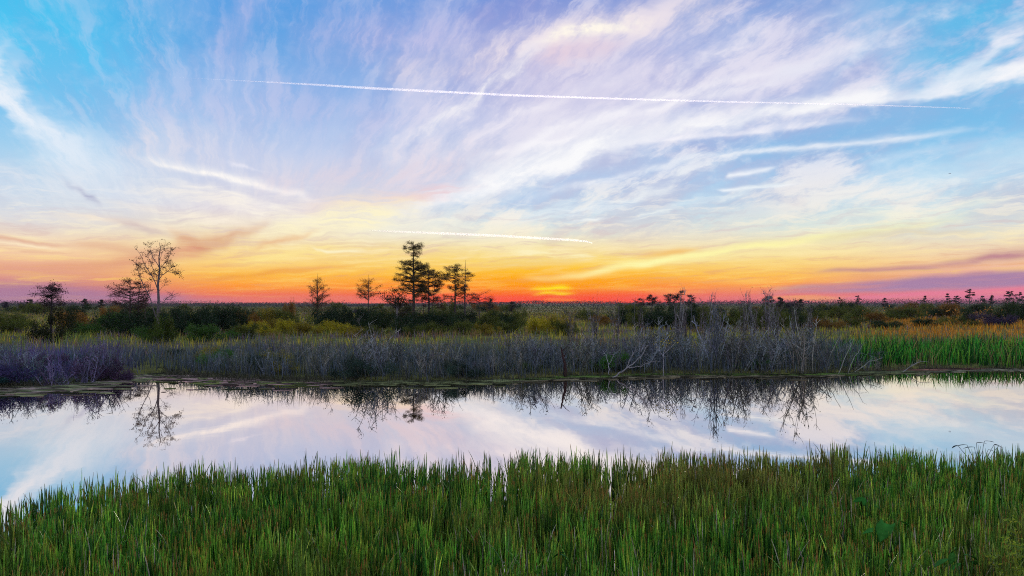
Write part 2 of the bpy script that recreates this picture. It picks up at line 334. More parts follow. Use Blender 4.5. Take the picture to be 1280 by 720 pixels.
wisp([(1000, 342, 3, 3, 0), (1050, 337, 3, 3, .6), (1090, 337, 3, 3, .75), (1150, 335, 3.5, 3, .7), (1200, 330, 5, 4, .7), (1245, 321, 6, 5, .85), (1290, 317, 6, 5, .8), (1400, 310, 5, 5, .4)], (190, 134, 146), grain=.35, bend=.5)
wisp([(1190, 343, 2, 2, 0), (1225, 342, 3, 3, .7), (1260, 338, 2, 2, 0)], (192, 138, 150), grain=.3, bend=.4)
wisp([(930, 366, 5, 6, 0), (1020, 361, 6, 6, .6), (1100, 358, 7, 7, .9), (1180, 354, 10, 8, 1), (1280, 350, 10, 8, 1), (1500, 345, 12, 10, 1), (1700, 345, 12, 10, .8)], (170, 130, 166), grain=.3, hard=4.0, bend=.6)
wisp([(1020, 376, 3, 4, 0), (1090, 371, 2.5, 3, .8), (1180, 366, 2.5, 4, .9), (1290, 361, 3, 6, .85), (1500, 356, 4, 8, .6)], (232, 124, 150), grain=.2, bend=.4)
wisp([(540, 376, 5, 8, 0), (620, 374, 7, 10, .6), (697, 373, 8, 10, .85), (780, 374, 7, 10, .6), (870, 376, 5, 8, 0)], (255, 58, 0), grain=.2, bend=.5)
# the sun's own place: bright shreds through the cloud
wisp([(560, 356, 12, 10, 0), (630, 354, 15, 12, .45), (697, 354, 16, 12, .7), (770, 354, 13, 10, .45), (840, 354, 10, 8, 0)], (255, 170, 0), grain=.2)
wisp([(655, 361, 2, 2, 0), (680, 361, 3, 2, .8), (700, 359, 3, 2.5, 1), (722, 360, 2, 2, 0)], (255, 226, 20), grain=.4, bend=.3)
wisp([(660, 369, 2, 2, 0), (685, 366, 2.5, 2, .9), (702, 367, 2.5, 2, 1), (726, 366, 2, 2, 0)], (255, 205, 10), grain=.4, bend=.3)
wisp([(672, 376, 2, 2, 0), (690, 374, 2, 2, .9), (712, 375, 2, 2, .8), (730, 376, 2, 2, 0)], (255, 120, 10), grain=.2, bend=.3)

BENT = {1.0: (U2, V2)}
for w in WISPS:
    w['bend'] = min((1.0, 0.5, 0.25), key=lambda b: abs(b - w['bend']))
    if w['bend'] not in BENT: BENT[w['bend']] = (op('MULTIPLY_ADD', U2 - U, w['bend'], U), op('MULTIPLY_ADD', V2 - V, w['bend'], V))
GRAIN = [smooth(g, 0.30, 0.66) for g in (f2, tufts, fine_low)]

def background(color):
    n = NT.nodes.new('ShaderNodeBackground'); put(n.inputs[0], color); n.inputs[1].default_value = 1.0
    return n.outputs[0]

def either(test, a, b):
    n = NT.nodes.new('ShaderNodeMixShader'); put(n.inputs[0], test)
    NT.links.new(a, n.inputs[1]); NT.links.new(b, n.inputs[2])
    return n.outputs[0]

def sector(u0, u1, v0, v1):
    c = sky
    for w in WISPS:
        b = w['box']
        if b[0] < u1 and b[1] > u0 and b[2] < v1 and b[3] > v0: c = apply_wisp(w, c)
    return background(c)

UC, VC = [-60, -22, -9, 4, 17, 60], [0, 3.6, 8.5, 32]   # the sky is cut into sectors only so that each ray works out few bands
rows = []
for j in range(3):
    cell = [sector(UC[i], UC[i + 1], VC[j], VC[j + 1]) for i in range(5)]
    left = either(op('GREATER_THAN', U, UC[1]), cell[0], cell[1])
    right = either(op('GREATER_THAN', U, UC[4]), cell[3], cell[4])
    rest = either(op('GREATER_THAN', U, UC[3]), cell[2], right)
    rows.append(either(op('GREATER_THAN', U, UC[2]), left, rest))
full = either(op('GREATER_THAN', V, VC[1]), rows[0], either(op('GREATER_THAN', V, VC[2]), rows[1], rows[2]))
outside = op('MAXIMUM', op('GREATER_THAN', op('ABSOLUTE', U), 60.0), op('GREATER_THAN', V, 32.0))
full = either(outside, full, background(sky))
_out = NT.nodes.new('ShaderNodeOutputWorld'); NT.links.new(full, _out.inputs[0])
scene.world = world

# ------------------------------------------------------------------ sun (down at the horizon, behind cloud)
sun_data = bpy.data.lights.new('sun', 'SUN')
sun_data.energy = 2.0
sun_data.angle = math.radians(4.0)
sun_data.color = (1.0, 0.84, 0.66)
sun = bpy.data.objects.new('sun', sun_data); COL.objects.link(sun)
_a, _e = math.radians(SUN_AZ), math.radians(SUN_EL)
import mathutils
sun.rotation_euler = mathutils.Vector((-math.sin(_a) * math.cos(_e), -math.cos(_a) * math.cos(_e), -math.sin(_e))).to_track_quat('-Z', 'Y').to_euler()

# ================================================================== helpers
rng = np.random.default_rng(20)

def gx(px, dist): return (px - 640.0) / F * dist          # photo column at a distance -> metres to the side
def gd(py, z=0.0): return (EYE - z) * F / (py - HZ)        # photo row of a point at height z -> distance
def gz(py, dist): return EYE + (HZ - py) / F * dist        # photo row at a distance -> height

def tag(o, label=None, category=None, group=None, kind=None):
    for k, v in (('label', label), ('category', category), ('group', group), ('kind', kind)):
        if v: o[k] = v
    return o

def link(o, parent=None):
    COL.objects.link(o)
    if parent is not None: o.parent = parent
    return o

def empty(name, loc, rz=0.0, scale=1.0):
    o = bpy.data.objects.new(name, None); o.location = loc; o.rotation_euler = (0, 0, rz)
    o.scale = (scale, scale, scale) if not hasattr(scale, '__len__') else scale
    o.empty_display_size = 0.3
    return link(o)

class Geo:
    """collects vertices, triangles/quads and vertex colours; build() makes one mesh"""
    def __init__(self): self.v, self.f3, self.f4, self.c, self.n = [], [], [], [], 0
    def add(self, v, f, col):
        v = np.asarray(v, float).reshape(-1, 3); f = np.asarray(f, int)
        (self.f3 if f.shape[1] == 3 else self.f4).append(f + self.n)
        c = np.asarray(col, float)
        self.c.append(np.broadcast_to(c, (len(v), 3)) if c.ndim == 1 else c)
        self.v.append(v); self.n += len(v)
    def tube(self, pts, rad, col, sides=3, cap=False):
        pts = np.asarray(pts, float); k = len(pts); rad = np.broadcast_to(np.asarray(rad, float), (k,))
        t = np.gradient(pts, axis=0); t /= np.linalg.norm(t, axis=1)[:, None] + 1e-9
        ref = np.where(np.abs(t[:, 2:3]) > 0.9, np.array([[1.0, 0, 0]]), np.array([[0, 0, 1.0]]))
        a = np.cross(t, ref); a /= np.linalg.norm(a, axis=1)[:, None] + 1e-9
        b = np.cross(t, a)
        if k > 1:
            for i in range(1, k):
                if np.dot(a[i], a[i - 1]) < 0: a[i], b[i] = -a[i], -b[i]
        ang = np.arange(sides) * 2 * math.pi / sides
        ring = pts[:, None] + rad[:, None, None] * (np.cos(ang)[None, :, None] * a[:, None] + np.sin(ang)[None, :, None] * b[:, None])
        i = np.arange(k - 1)[:, None] * sides; j = np.arange(sides)[None]
        q = np.stack([i + j, i + (j + 1) % sides, i + sides + (j + 1) % sides, i + sides + j], -1).reshape(-1, 4)
        c = np.asarray(col, float)
        if c.ndim == 2: c = np.repeat(c, sides, axis=0)
        self.add(ring.reshape(-1, 3), q, c)
    def leaves(self, p, size, col, flat=0.3, aspect=2.2, up=None, r=None):
        """leaf-sized four-sided blades at points p"""
        r = r or rng
        p = np.asarray(p, float); n = len(p)
        if n == 0: return
        d = r.normal(size=(n, 3)); d[:, 2] *= flat; d /= np.linalg.norm(d, axis=1)[:, None] + 1e-9
        if up is not None:
            d = d * (1 - abs(up)) + np.array([0, 0, up]); d /= np.linalg.norm(d, axis=1)[:, None] + 1e-9
        e = np.cross(d, r.normal(size=(n, 3))); e /= np.linalg.norm(e, axis=1)[:, None] + 1e-9
        s = np.broadcast_to(np.asarray(size, float), (n,)) * r.uniform(0.6, 1.35, n)
        L = d * s[:, None]; Wd = e * (s / aspect)[:, None] * 0.5
        v = np.stack([p, p + L * .5 + Wd, p + L, p + L * .5 - Wd], 1).reshape(-1, 3)
        f = np.arange(n * 4).reshape(n, 4)
        c = np.asarray(col, float)
        if c.ndim == 1: c = np.broadcast_to(c, (n, 3))
        c = np.clip(c * r.uniform(0.65, 1.4, (n, 1)) * r.uniform(0.88, 1.12, (n, 3)), 0, 1)
        self.add(v, f, np.repeat(c, 4, axis=0))
    def build(self, name, mat, parent=None, smooth_shade=False):
        me = self.mesh(name, mat, smooth_shade)
        return link(bpy.data.objects.new(name, me), parent)
    def mesh(self, name, mat, smooth_shade=False):
        v = np.concatenate(self.v); c = np.concatenate(self.c)
        f3 = np.concatenate(self.f3) if self.f3 else np.zeros((0, 3), int)
        f4 = np.concatenate(self.f4) if self.f4 else np.zeros((0, 4), int)
        me = bpy.data.meshes.new(name)
        me.vertices.add(len(v)); me.vertices.foreach_set('co', v.astype(np.float32).ravel())
        loops = np.concatenate([f3.ravel(), f4.ravel()]).astype(np.int32)
        tot = np.concatenate([np.full(len(f3), 3), np.full(len(f4), 4)]).astype(np.int32)
        start = np.concatenate([[0], np.cumsum(tot)[:-1]]).astype(np.int32)
        me.loops.add(len(loops)); me.loops.foreach_set('vertex_index', loops)
        me.polygons.add(len(tot)); me.polygons.foreach_set('loop_start', start)
        at = me.attributes.new('Col', 'FLOAT_COLOR', 'POINT')
        at.data.foreach_set('color', np.concatenate([c, np.ones((len(c), 1))], 1).astype(np.float32).ravel())
        if smooth_shade: me.polygons.foreach_set('use_smooth', np.ones(len(tot), bool))
        me.materials.append(mat)
        me.update(calc_edges=True)
        return me

# ------------------------------------------------------------------ materials
def new_mat(name):
    m = bpy.data.materials.new(name); m.use_nodes = True
    nt = m.node_tree; nt.nodes.clear()
    return m, nt, nt.nodes.new('ShaderNodeOutputMaterial')

def plant_mat(name, translucent=0.3, rough=0.55, spec=0.25, grain=30.0, contrast=0.5):
    """the plant's own colour (stored on its mesh), tinted per object, mottled, a little light through it"""
    m, nt, out = new_mat(name)
    at = nt.nodes.new('ShaderNodeAttribute'); at.attribute_name = 'Col'
    oi = nt.nodes.new('ShaderNodeObjectInfo')
    mul = nt.nodes.new('ShaderNodeMix'); mul.data_type = 'RGBA'; mul.blend_type = 'MULTIPLY'; mul.inputs[0].default_value = 1.0
    nt.links.new(at.outputs[0], mul.inputs[6]); nt.links.new(oi.outputs['Color'], mul.inputs[7])
    tc = nt.nodes.new('ShaderNodeTexCoord')
    nz = nt.nodes.new('ShaderNodeTexNoise'); nz.inputs['Scale'].default_value = grain; nz.inputs['Detail'].default_value = 2.0
    nt.links.new(tc.outputs['Object'], nz.inputs['Vector'])
    mr = nt.nodes.new('ShaderNodeMapRange'); mr.inputs[1].default_value = 0.3; mr.inputs[2].default_value = 0.7
    mr.inputs[3].default_value = 1.0 - contrast; mr.inputs[4].default_value = 1.0 + contrast
    nt.links.new(nz.outputs[0], mr.inputs[0])
    vm = nt.nodes.new('ShaderNodeMix'); vm.data_type = 'RGBA'; vm.blend_type = 'MULTIPLY'; vm.inputs[0].default_value = 1.0
    nt.links.new(mul.outputs[2], vm.inputs[6]); nt.links.new(mr.outputs[0], vm.inputs[7])
    p = nt.nodes.new('ShaderNodeBsdfPrincipled')
    nt.links.new(vm.outputs[2], p.inputs['Base Color'])
    p.inputs['Roughness'].default_value = rough; p.inputs['Specular IOR Level'].default_value = spec
    if translucent > 0:
        tr = nt.nodes.new('ShaderNodeBsdfTranslucent'); nt.links.new(vm.outputs[2], tr.inputs[0])
        mx = nt.nodes.new('ShaderNodeMixShader'); mx.inputs[0].default_value = translucent
        nt.links.new(p.outputs[0], mx.inputs[1]); nt.links.new(tr.outputs[0], mx.inputs[2])
        nt.links.new(mx.outputs[0], out.inputs[0])
    else:
        nt.links.new(p.outputs[0], out.inputs[0])
    return m

M_LEAF = plant_mat('leaves', 0.35, 0.8, 0.06, 2.0, 0.35)
M_BARK = plant_mat('bark', 0.0, 0.9, 0.06, 14.0, 0.45)
M_GRASS = plant_mat('marsh_grass', 0.3, 0.8, 0.05, 3.0, 0.35)
M_RUSH = plant_mat('rush_stems', 0.22, 0.36, 0.5, 45.0, 0.4)

def ground_mat():
    m, nt, out = new_mat('marsh_soil')
    tc = nt.nodes.new('ShaderNodeTexCoord')
    p = nt.nodes.new('ShaderNodeBsdfPrincipled'); p.inputs['Roughness'].default_value = 0.95; p.inputs['Specular IOR Level'].default_value = 0.1
    def nz(scale, det, st=(1, 1, 1)):
        mp = nt.nodes.new('ShaderNodeMapping'); mp.inputs['Scale'].default_value = st
        nt.links.new(tc.outputs['Object'], mp.inputs[0])
        n = nt.nodes.new('ShaderNodeTexNoise'); n.inputs['Scale'].default_value = scale; n.inputs['Detail'].default_value = det
        nt.links.new(mp.outputs[0], n.inputs['Vector']); return n
    big = nz(0.05, 5, (0.6, 1.6, 1)); sm = nz(1.6, 6)
    r1 = nt.nodes.new('ShaderNodeValToRGB'); e = r1.color_ramp.elements
    e[0].position = 0.3; e[0].color = (0.05, 0.055, 0.016, 1); e[1].position = 0.72; e[1].color = (0.20, 0.13, 0.03, 1)
    e.new(0.42).color = (0.09, 0.10, 0.022, 1); e.new(0.52).color = (0.15, 0.14, 0.03, 1); e.new(0.62).color = (0.11, 0.07, 0.04, 1)
    nt.links.new(big.outputs[0], r1.inputs[0])
    mx = nt.nodes.new('ShaderNodeMix'); mx.data_type = 'RGBA'; mx.blend_type = 'MULTIPLY'; mx.inputs[0].default_value = 1.0
    mr = nt.nodes.new('ShaderNodeMapRange'); mr.inputs[1].default_value = 0.3; mr.inputs[2].default_value = 0.7; mr.inputs[3].default_value = 0.45; mr.inputs[4].default_value = 1.5
    nt.links.new(sm.outputs[0], mr.inputs[0])
    nt.links.new(r1.outputs[0], mx.inputs[6]); nt.links.new(mr.outputs[0], mx.inputs[7])
    nt.links.new(mx.outputs[2], p.inputs['Base Color'])
    bp = nt.nodes.new('ShaderNodeBump'); bp.inputs['Strength'].default_value = 0.8; bp.inputs['Distance'].default_value = 0.15
    nt.links.new(sm.outputs[0], bp.inputs['Height']); nt.links.new(bp.outputs[0], p.inputs['Normal'])
    nt.links.new(p.outputs[0], out.inputs[0])
    return m

def water_mat():
    m, nt, out = new_mat('still_water')
    tc = nt.nodes.new('ShaderNodeTexCoord')
    n = nt.nodes.new('ShaderNodeTexNoise'); n.inputs['Scale'].default_value = 1.1; n.inputs['Detail'].default_value = 3.0
    nt.links.new(tc.outputs['Object'], n.inputs['Vector'])
    bp = nt.nodes.new('ShaderNodeBump'); bp.inputs['Strength'].default_value = 0.03; bp.inputs['Distance'].default_value = 0.02
    nt.links.new(n.outputs[0], bp.inputs['Height'])
    g = nt.nodes.new('ShaderNodeBsdfGlossy'); g.inputs['Roughness'].default_value = 0.012; g.inputs[0].default_value = (1.0, 0.905, 0.865, 1)
    d = nt.nodes.new('ShaderNodeBsdfDiffuse'); d.inputs[0].default_value = (0.012, 0.012, 0.008, 1)
    nt.links.new(bp.outputs[0], g.inputs['Normal'])
    mx = nt.nodes.new('ShaderNodeMixShader'); mx.inputs[0].default_value = 0.93
    nt.links.new(d.outputs[0], mx.inputs[1]); nt.links.new(g.outputs[0], mx.inputs[2])
    nt.links.new(mx.outputs[0], out.inputs[0])
    return m

# ================================================================== the lie of the land
shore_px = [(-260, 488), (-120, 486), (0, 484), (50, 482), (100, 478), (140, 475), (172, 471), (186, 462), (196, 461), (212, 467), (250, 470), (300, 474), (400, 476), (520, 477),
            (640, 475), (700, 471), (800, 468), (900, 468), (1000, 468), (1080, 464), (1150, 460), (1200, 460), (1280, 462), (1420, 464), (1560, 464)]
_sx = np.array([gx(px, gd(py)) for px, py in shore_px]); _sy = np.array([gd(py) for px, py in shore_px])
def shore_y(x): return np.interp(x, _sx, _sy)
_ph = rng.uniform(0, 6.28, 12)
def wob(x, y):
    return (np.sin(x * .31 + _ph[0]) * np.cos(y * .27 + _ph[1]) + .6 * np.sin(x * .73 + y * .41 + _ph[2]) + .4 * np.sin(y * 1.1 - x * .6 + _ph[3]))
def land_z(x, y):
    x = np.asarray(x, float); y = np.asarray(y, float)
    s = shore_y(x) + 0.25 * np.sin(x * 1.9 + _ph[4]) + 0.18 * np.sin(x * 4.3 + _ph[5])
    t = y - s
    far = np.interp(t, [-4, -1.0, 0.0, 0.6, 8, 40, 300], [-0.6, -0.35, 0.0, 0.10, 0.26, 0.34, 0.4]) + np.where(t > 1, 0.04 * wob(x, y), 0)
    near = np.interp(y, [0.4, 1.2, 3.3, 5.0], [1.38, 1.3, -0.1, -0.6])
    return np.where(y < 12, near, far)

ys = np.concatenate([[-900, -200, -60, -20, -8, -3, 0, .4, .9, 1.5, 2.2, 3, 4, 6, 10, 14, 18, 21], np.arange(22.5, 40, .45), np.arange(40, 80, 1.5), np.geomspace(80, 1800, 40)])
xs = np.concatenate([-np.geomspace(60, 1800, 22)[::-1], np.arange(-58, 58.1, .9), np.geomspace(60, 1800, 22)])
X, Y = np.meshgrid(xs, ys); Z = land_z(X, Y)
g = Geo(); nx, ny = len(xs), len(ys)
i = np.arange(ny - 1)[:, None] * nx; j = np.arange(nx - 1)[None]
g.add(np.stack([X, Y, Z], -1).reshape(-1, 3), np.stack([i + j, i + j + 1, i + nx + j + 1, i + nx + j], -1).reshape(-1, 4), (.1, .1, .03))
ground = g.build('ground', ground_mat(), smooth_shade=True)
tag(ground, 'flat brown and olive marsh ground running to the horizon', kind='structure')

g = Geo()
wx = np.linspace(-95, 95, 39); wy = np.linspace(2.0, 40, 12)
X, Y = np.meshgrid(wx, wy); i = np.arange(len(wy) - 1)[:, None] * len(wx); j = np.arange(len(wx) - 1)[None]
g.add(np.stack([X, Y, X * 0], -1).reshape(-1, 3), np.stack([i + j, i + j + 1, i + len(wx) + j + 1, i + len(wx) + j], -1).reshape(-1, 4), (0, 0, 0))
water = g.build('water', water_mat(), smooth_shade=True)
tag(water, 'still mirror-like water of the marsh channel', kind='structure')

# ================================================================== grasses
def blades(base, height, width, lean, col_low, col_high, r, seg=3):
    """upright grass blades as flat tapering strips, one strip per base point; colours are (n,3)"""
    n = len(base)
    az = r.uniform(0, 2 * math.pi, n); face = r.uniform(0, math.pi, n)
    dirx = np.stack([np.cos(az), np.sin(az), az * 0], 1)
    side = np.stack([np.cos(face), np.sin(face), face * 0], 1)
    vs, cs = [], []
    for k in range(seg + 1):
        t = k / seg
        c = base + np.array([0, 0, 1.0]) * (height * t * (1 - 0.18 * lean * t))[:, None] + dirx * (height * lean * t * t)[:, None]
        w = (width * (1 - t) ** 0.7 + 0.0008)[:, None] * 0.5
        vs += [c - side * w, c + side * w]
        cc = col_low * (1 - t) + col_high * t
        cs += [cc, cc]
    v = np.stack(vs, 1).reshape(-1, 3); c = np.stack(cs, 1).reshape(-1, 3)
    m = 2 * (seg + 1)
    f = np.concatenate([np.arange(n)[:, None] * m + np.array([2 * k, 2 * k + 1, 2 * k + 3, 2 * k + 2])[None] for k in range(seg)])
    return v, f, c

def jitter(c, n, r, val=0.35, hue=0.12):
    return np.clip(np.asarray(c)[None] * r.uniform(1 - val, 1 + val, (n, 1)) * r.uniform(1 - hue, 1 + hue, (n, 3)), 0, 1)

# ------------------------------------------------------------------ rushes in front
tips_px = [(-320, 680), (-120, 650), (0, 616), (100, 595), (200, 579), (300, 569), (400, 564), (600, 561), (800, 559), (900, 558), (1000, 555), (1100, 553), (1280, 556), (1450, 560), (1700, 568)]
RUSH_H = 0.66
_ey = np.array([(EYE - RUSH_H) * F / (py - HZ) for _, py in tips_px]); _ex = np.array([gx(px, d) for (px, _), d in zip(tips_px, _ey)])
def rush_edge(x): return np.interp(x, _ex, _ey) + 0.22 * np.sin(x * 2.3 + 1.0) + 0.15 * np.sin(x * 5.1) + .08 * np.sin(x * 11.7)

def stems(base, height, rad, az, lean, cols, hooks=None):
    """round three-sided rush stems; cols: list of (n,3) colours from foot to tip"""
    n = len(base); ts = np.array([0.0, 0.5, 0.88, 1.0]); K = len(ts)
    d = np.stack([np.cos(az), np.sin(az), az * 0], 1)
    rr = np.array([1.0, 0.95, 0.78, 0.22])
    ang = np.arange(3) * 2 * math.pi / 3
    vs, cs = [], []
    for k, t in enumerate(ts):
        c = base + np.array([0, 0, 1.0]) * (height * t * np.sqrt(np.clip(1 - (lean * t) ** 2 * .6, .1, 1)))[:, None] + d * (height * lean * (0.35 * t + 0.65 * t ** 2.2))[:, None]
        for a in ang:
            vs.append(c + np.stack([np.cos(a + az), np.sin(a + az), az * 0], 1) * (rad * rr[k])[:, None]); cs.append(cols[k])
    v = np.stack(vs, 1).reshape(-1, 3); c = np.stack(cs, 1).reshape(-1, 3); m = 3 * K
    f = []
    for k in range(K - 1):
        for j in range(3):
            f.append(np.arange(n)[:, None] * m + np.array([3 * k + j, 3 * k + (j + 1) % 3, 3 * k + 3 + (j + 1) % 3, 3 * k + 3 + j])[None])
    return v, np.concatenate(f), c

def rush_field(n, r, keep):
    y = np.sqrt(r.uniform(5.0 ** 2, 13.4 ** 2, n)); px = r.uniform(-190, 1470, n); x = gx(px, y)
    # stems stand in loose tussocks
    tx, ty = np.round(x / .19) * .19, np.round(y / .19) * .19
    h = np.sin(tx * 91.7 + ty * 37.3) * 43758.5; h = h - np.floor(h)
    pull = r.uniform(.0, .75, n)
    x = x + (tx + (h - .5) * .1 - x) * pull; y = y + (ty - y) * pull
    e = rush_edge(x)
    inner = np.clip((e - y) / 0.7, 0, 1)
    ok = (y < e) & (r.uniform(size=n) < 0.10 + 0.90 * inner) & keep(x, y, h)
    return x[ok], y[ok], h[ok], inner[ok]

def patchiness(x, y, k=0): return np.sin(x * .9 + 1.3 * k) * np.cos(y * 1.2 + k) + .7 * np.sin(x * 2.1 - y * 1.7 + 2 * k) + .45 * np.sin(x * 4.7 + y * 3.9 + k)

r = np.random.default_rng(5)
x, y, h, inner = rush_field(80000, r, lambda x, y, h: (h > .24) & (patchiness(x * 2.2, y * 2.6, 9) > r.uniform(-1.8, -.2, len(x))))
n = len(x)
hgt = (0.50 + 0.15 * h + r.normal(0, .055, n)) * (1 + .05 * patchiness(x, y, 3)); hgt = np.clip(hgt, .28, .82)
rad = r.uniform(.0052, .0098, n)
lean = np.abs(r.normal(0, .085, n)) + (r.uniform(size=n) < .08) * r.uniform(.12, .6, n)
pch = np.clip(.5 + .3 * patchiness(x, y), 0, 1)
g_dark = np.array([.035, .17, .025]); g_mid = np.array([.20, .53, .045]); g_yel = np.array([.56, .68, .07])
mixv = np.clip(r.normal(.46, .36, n) + .3 * (pch - .5), 0, 1)[:, None]
body = np.where(mixv < .5, g_dark + (g_mid - g_dark) * mixv * 2, g_mid + (g_yel - g_mid) * (mixv - .5) * 2)
h2 = (h * 7.31) % 1.0
warm = np.clip(.5 * patchiness(x * .45, y * .6, 8) - .1 + .35 * np.clip((x - 1.5) / 3, 0, 1), 0, .75)[:, None]
body = body * (1 - warm) + warm * np.array([.40, .36, .07])
body = body * r.uniform(.7, 1.3, (n, 1)) * (.42 + .95 * h2)[:, None]
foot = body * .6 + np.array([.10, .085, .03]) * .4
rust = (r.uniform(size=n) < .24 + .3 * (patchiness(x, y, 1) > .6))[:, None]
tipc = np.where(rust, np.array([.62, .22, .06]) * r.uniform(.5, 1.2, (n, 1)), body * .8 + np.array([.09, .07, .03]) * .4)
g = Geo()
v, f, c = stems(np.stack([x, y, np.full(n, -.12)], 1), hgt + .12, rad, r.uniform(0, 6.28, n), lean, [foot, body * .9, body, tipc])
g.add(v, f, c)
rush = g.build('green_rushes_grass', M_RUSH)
tag(rush, 'dense bed of upright green rushes standing in the shallow water', 'rushes', kind='stuff')

# dead straw-coloured and rust-coloured stems among them
x, y, h, inner = rush_field(16000, r, lambda x, y, h: (r.uniform(size=len(x)) < .035 + .5 * np.exp(-((x - .45) / 1.2) ** 2 - ((y - 6.5) / .9) ** 2) + .30 * np.exp(-((x - 4.0) / 1.4) ** 2 - ((y - 7.4) / 1.4) ** 2) + .2 * np.exp(-((x + 4.8) / 1.4) ** 2 - ((y - 7.5) / 1.1) ** 2)))
n = len(x)
straw = np.where(r.uniform(size=(n, 1)) < .72, np.array([[.55, .47, .33]]), np.array([[.50, .20, .06]])) * r.uniform(.6, 1.25, (n, 1))
g = Geo()
v, f, c = stems(np.stack([x, y, np.full(n, -.12)], 1), r.uniform(.42, .74, n) + .12, r.uniform(.0045, .0085, n), r.uniform(0, 6.28, n), np.abs(r.normal(0, .19, n)), [straw * .8, straw, straw * 1.05, straw])
g.add(v, f, c)
dead = g.build('dead_rushes_grass', M_RUSH)
tag(dead, 'withered straw and rust coloured rush stems scattered through the green bed', 'rushes', kind='stuff')

# ------------------------------------------------------------------ grass of the far marsh
def wedge(n, r, p0, p1, d0, d1):
    d = np.sqrt(r.uniform(d0 ** 2, d1 ** 2, n)); px = r.uniform(p0, p1, n)
    return gx(px, d), d, px

def grass(name, label, x, y, h, w, lean, lo, hi, r, seg=2):
    z = land_z(x, y) - .02
    g = Geo(); g.add(*blades(np.stack([x, y, z], 1), h, w, lean, lo, hi, r, seg))
    o = g.build(name, M_GRASS); tag(o, label, 'grass', kind='stuff'); return o

r = np.random.default_rng(8)
# bank sedge, grey and bluish
x, y, px = wedge(70000, r, -160, 1075, 24, 47)
t = y - shore_y(x); ok = (t > .0) & (t < 13) & (r.uniform(size=len(x)) < np.interp(t, [0, 1, 6, 13], [1, 1, .8, .25]))
x, y, px, t = x[ok], y[ok], px[ok], t[ok]; n = len(x)
left = np.clip((210 - px) / 120, 0, 1)[:, None]
blue = np.array([.11, .135, .165]); oliv = np.array([.11, .12, .06]); purp = np.array([.135, .105, .24]); teal = np.array([.07, .15, .15])
pp = patchiness(x * .4, y * .4, 2)[:, None]
basec = np.where(r.uniform(size=(n, 1)) < .38, oliv, blue) * (1 - left) + left * np.where(pp > .1, purp, np.where(pp > -.5, teal, blue))
cc = basec * r.uniform(.55, 1.6, (n, 1))
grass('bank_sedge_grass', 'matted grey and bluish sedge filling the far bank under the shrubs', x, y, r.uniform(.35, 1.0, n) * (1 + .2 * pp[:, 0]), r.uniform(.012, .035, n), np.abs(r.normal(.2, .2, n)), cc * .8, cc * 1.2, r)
# meadow behind
x, y, px = wedge(150000, r, -220, 1500, 34, 170)
t = y - shore_y(x); pt = patchiness(x * .12, y * .3, 5) + .4 * patchiness(x * .5, y * .7, 6); n0 = len(x)
ok = (t > 6) & (r.uniform(size=n0) < np.interp(y, [34, 60, 170], [1, .9, .55]))
x, y, px, pt = x[ok], y[ok], px[ok], pt[ok]; n = len(x)
yel = np.array([.50, .41, .045]); olv = np.array([.20, .25, .045]); brn = np.array([.27, .15, .07]); mau = np.array([.20, .14, .19]); ora = np.array([.66, .27, .03])
cc = np.where((pt > .22)[:, None], yel, np.where((pt > -.35)[:, None], olv, np.where((pt > -.9)[:, None], brn, mau)))
rightf = np.clip((px - 1040) / 90, 0, 1) * np.clip((y - 48) / 8, 0, 1) * np.clip((125 - y) / 15, 0, 1)
cc = np.where((rightf * (.75 + .35 * np.sin(x * .35) * np.sin(y * .5)) > r.uniform(.2, .8, n))[:, None], ora, cc)
cc = cc * r.uniform(.55, 1.5, (n, 1))
cc = cc * np.interp(y, [34, 170], [1.15, .8])[:, None]
hh = r.uniform(.3, .75, n) * np.where(pt > .45, .75, 1.05)
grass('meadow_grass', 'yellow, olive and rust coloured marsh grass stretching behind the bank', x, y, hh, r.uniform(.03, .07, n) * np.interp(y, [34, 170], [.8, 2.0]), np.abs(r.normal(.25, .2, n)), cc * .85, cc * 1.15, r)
# bright reeds on the right-hand bank
x, y, px = wedge(16000, r, 1035, 1520, 32, 50)
t = y - shore_y(x); ok = (t > .3) & (t < 13) & (r.uniform(size=len(x)) < np.clip((px - 1035) / 70, .1, 1) * np.interp(t, [0, 2, 9, 13], [1, 1, .7, .2]))
x, y, px = x[ok], y[ok], px[ok]; n = len(x)
qq = r.uniform(size=(n, 1)) + .25 * np.sin(x * 1.7)[:, None] * np.sin(y * 1.3)[:, None]
gr = np.where(qq < .42, np.array([[.02, .075, .018]]), np.where(qq < .72, np.array([[.06, .36, .035]]), np.where(qq < .92, np.array([[.20, .44, .04]]), np.array([[.32, .24, .09]])))) * r.uniform(.5, 1.5, (n, 1))
grass('green_reeds_grass', 'tall bright green reeds at the waterside where the shrubs end', x, y, r.uniform(.45, 1.05, n) * (1 + .25 * np.sin(x * 1.1 + 2) * np.sin(y * .9)), r.uniform(.03, .07, n), np.abs(r.normal(.22, .15, n)), gr * .8, gr * 1.15, r, 3)

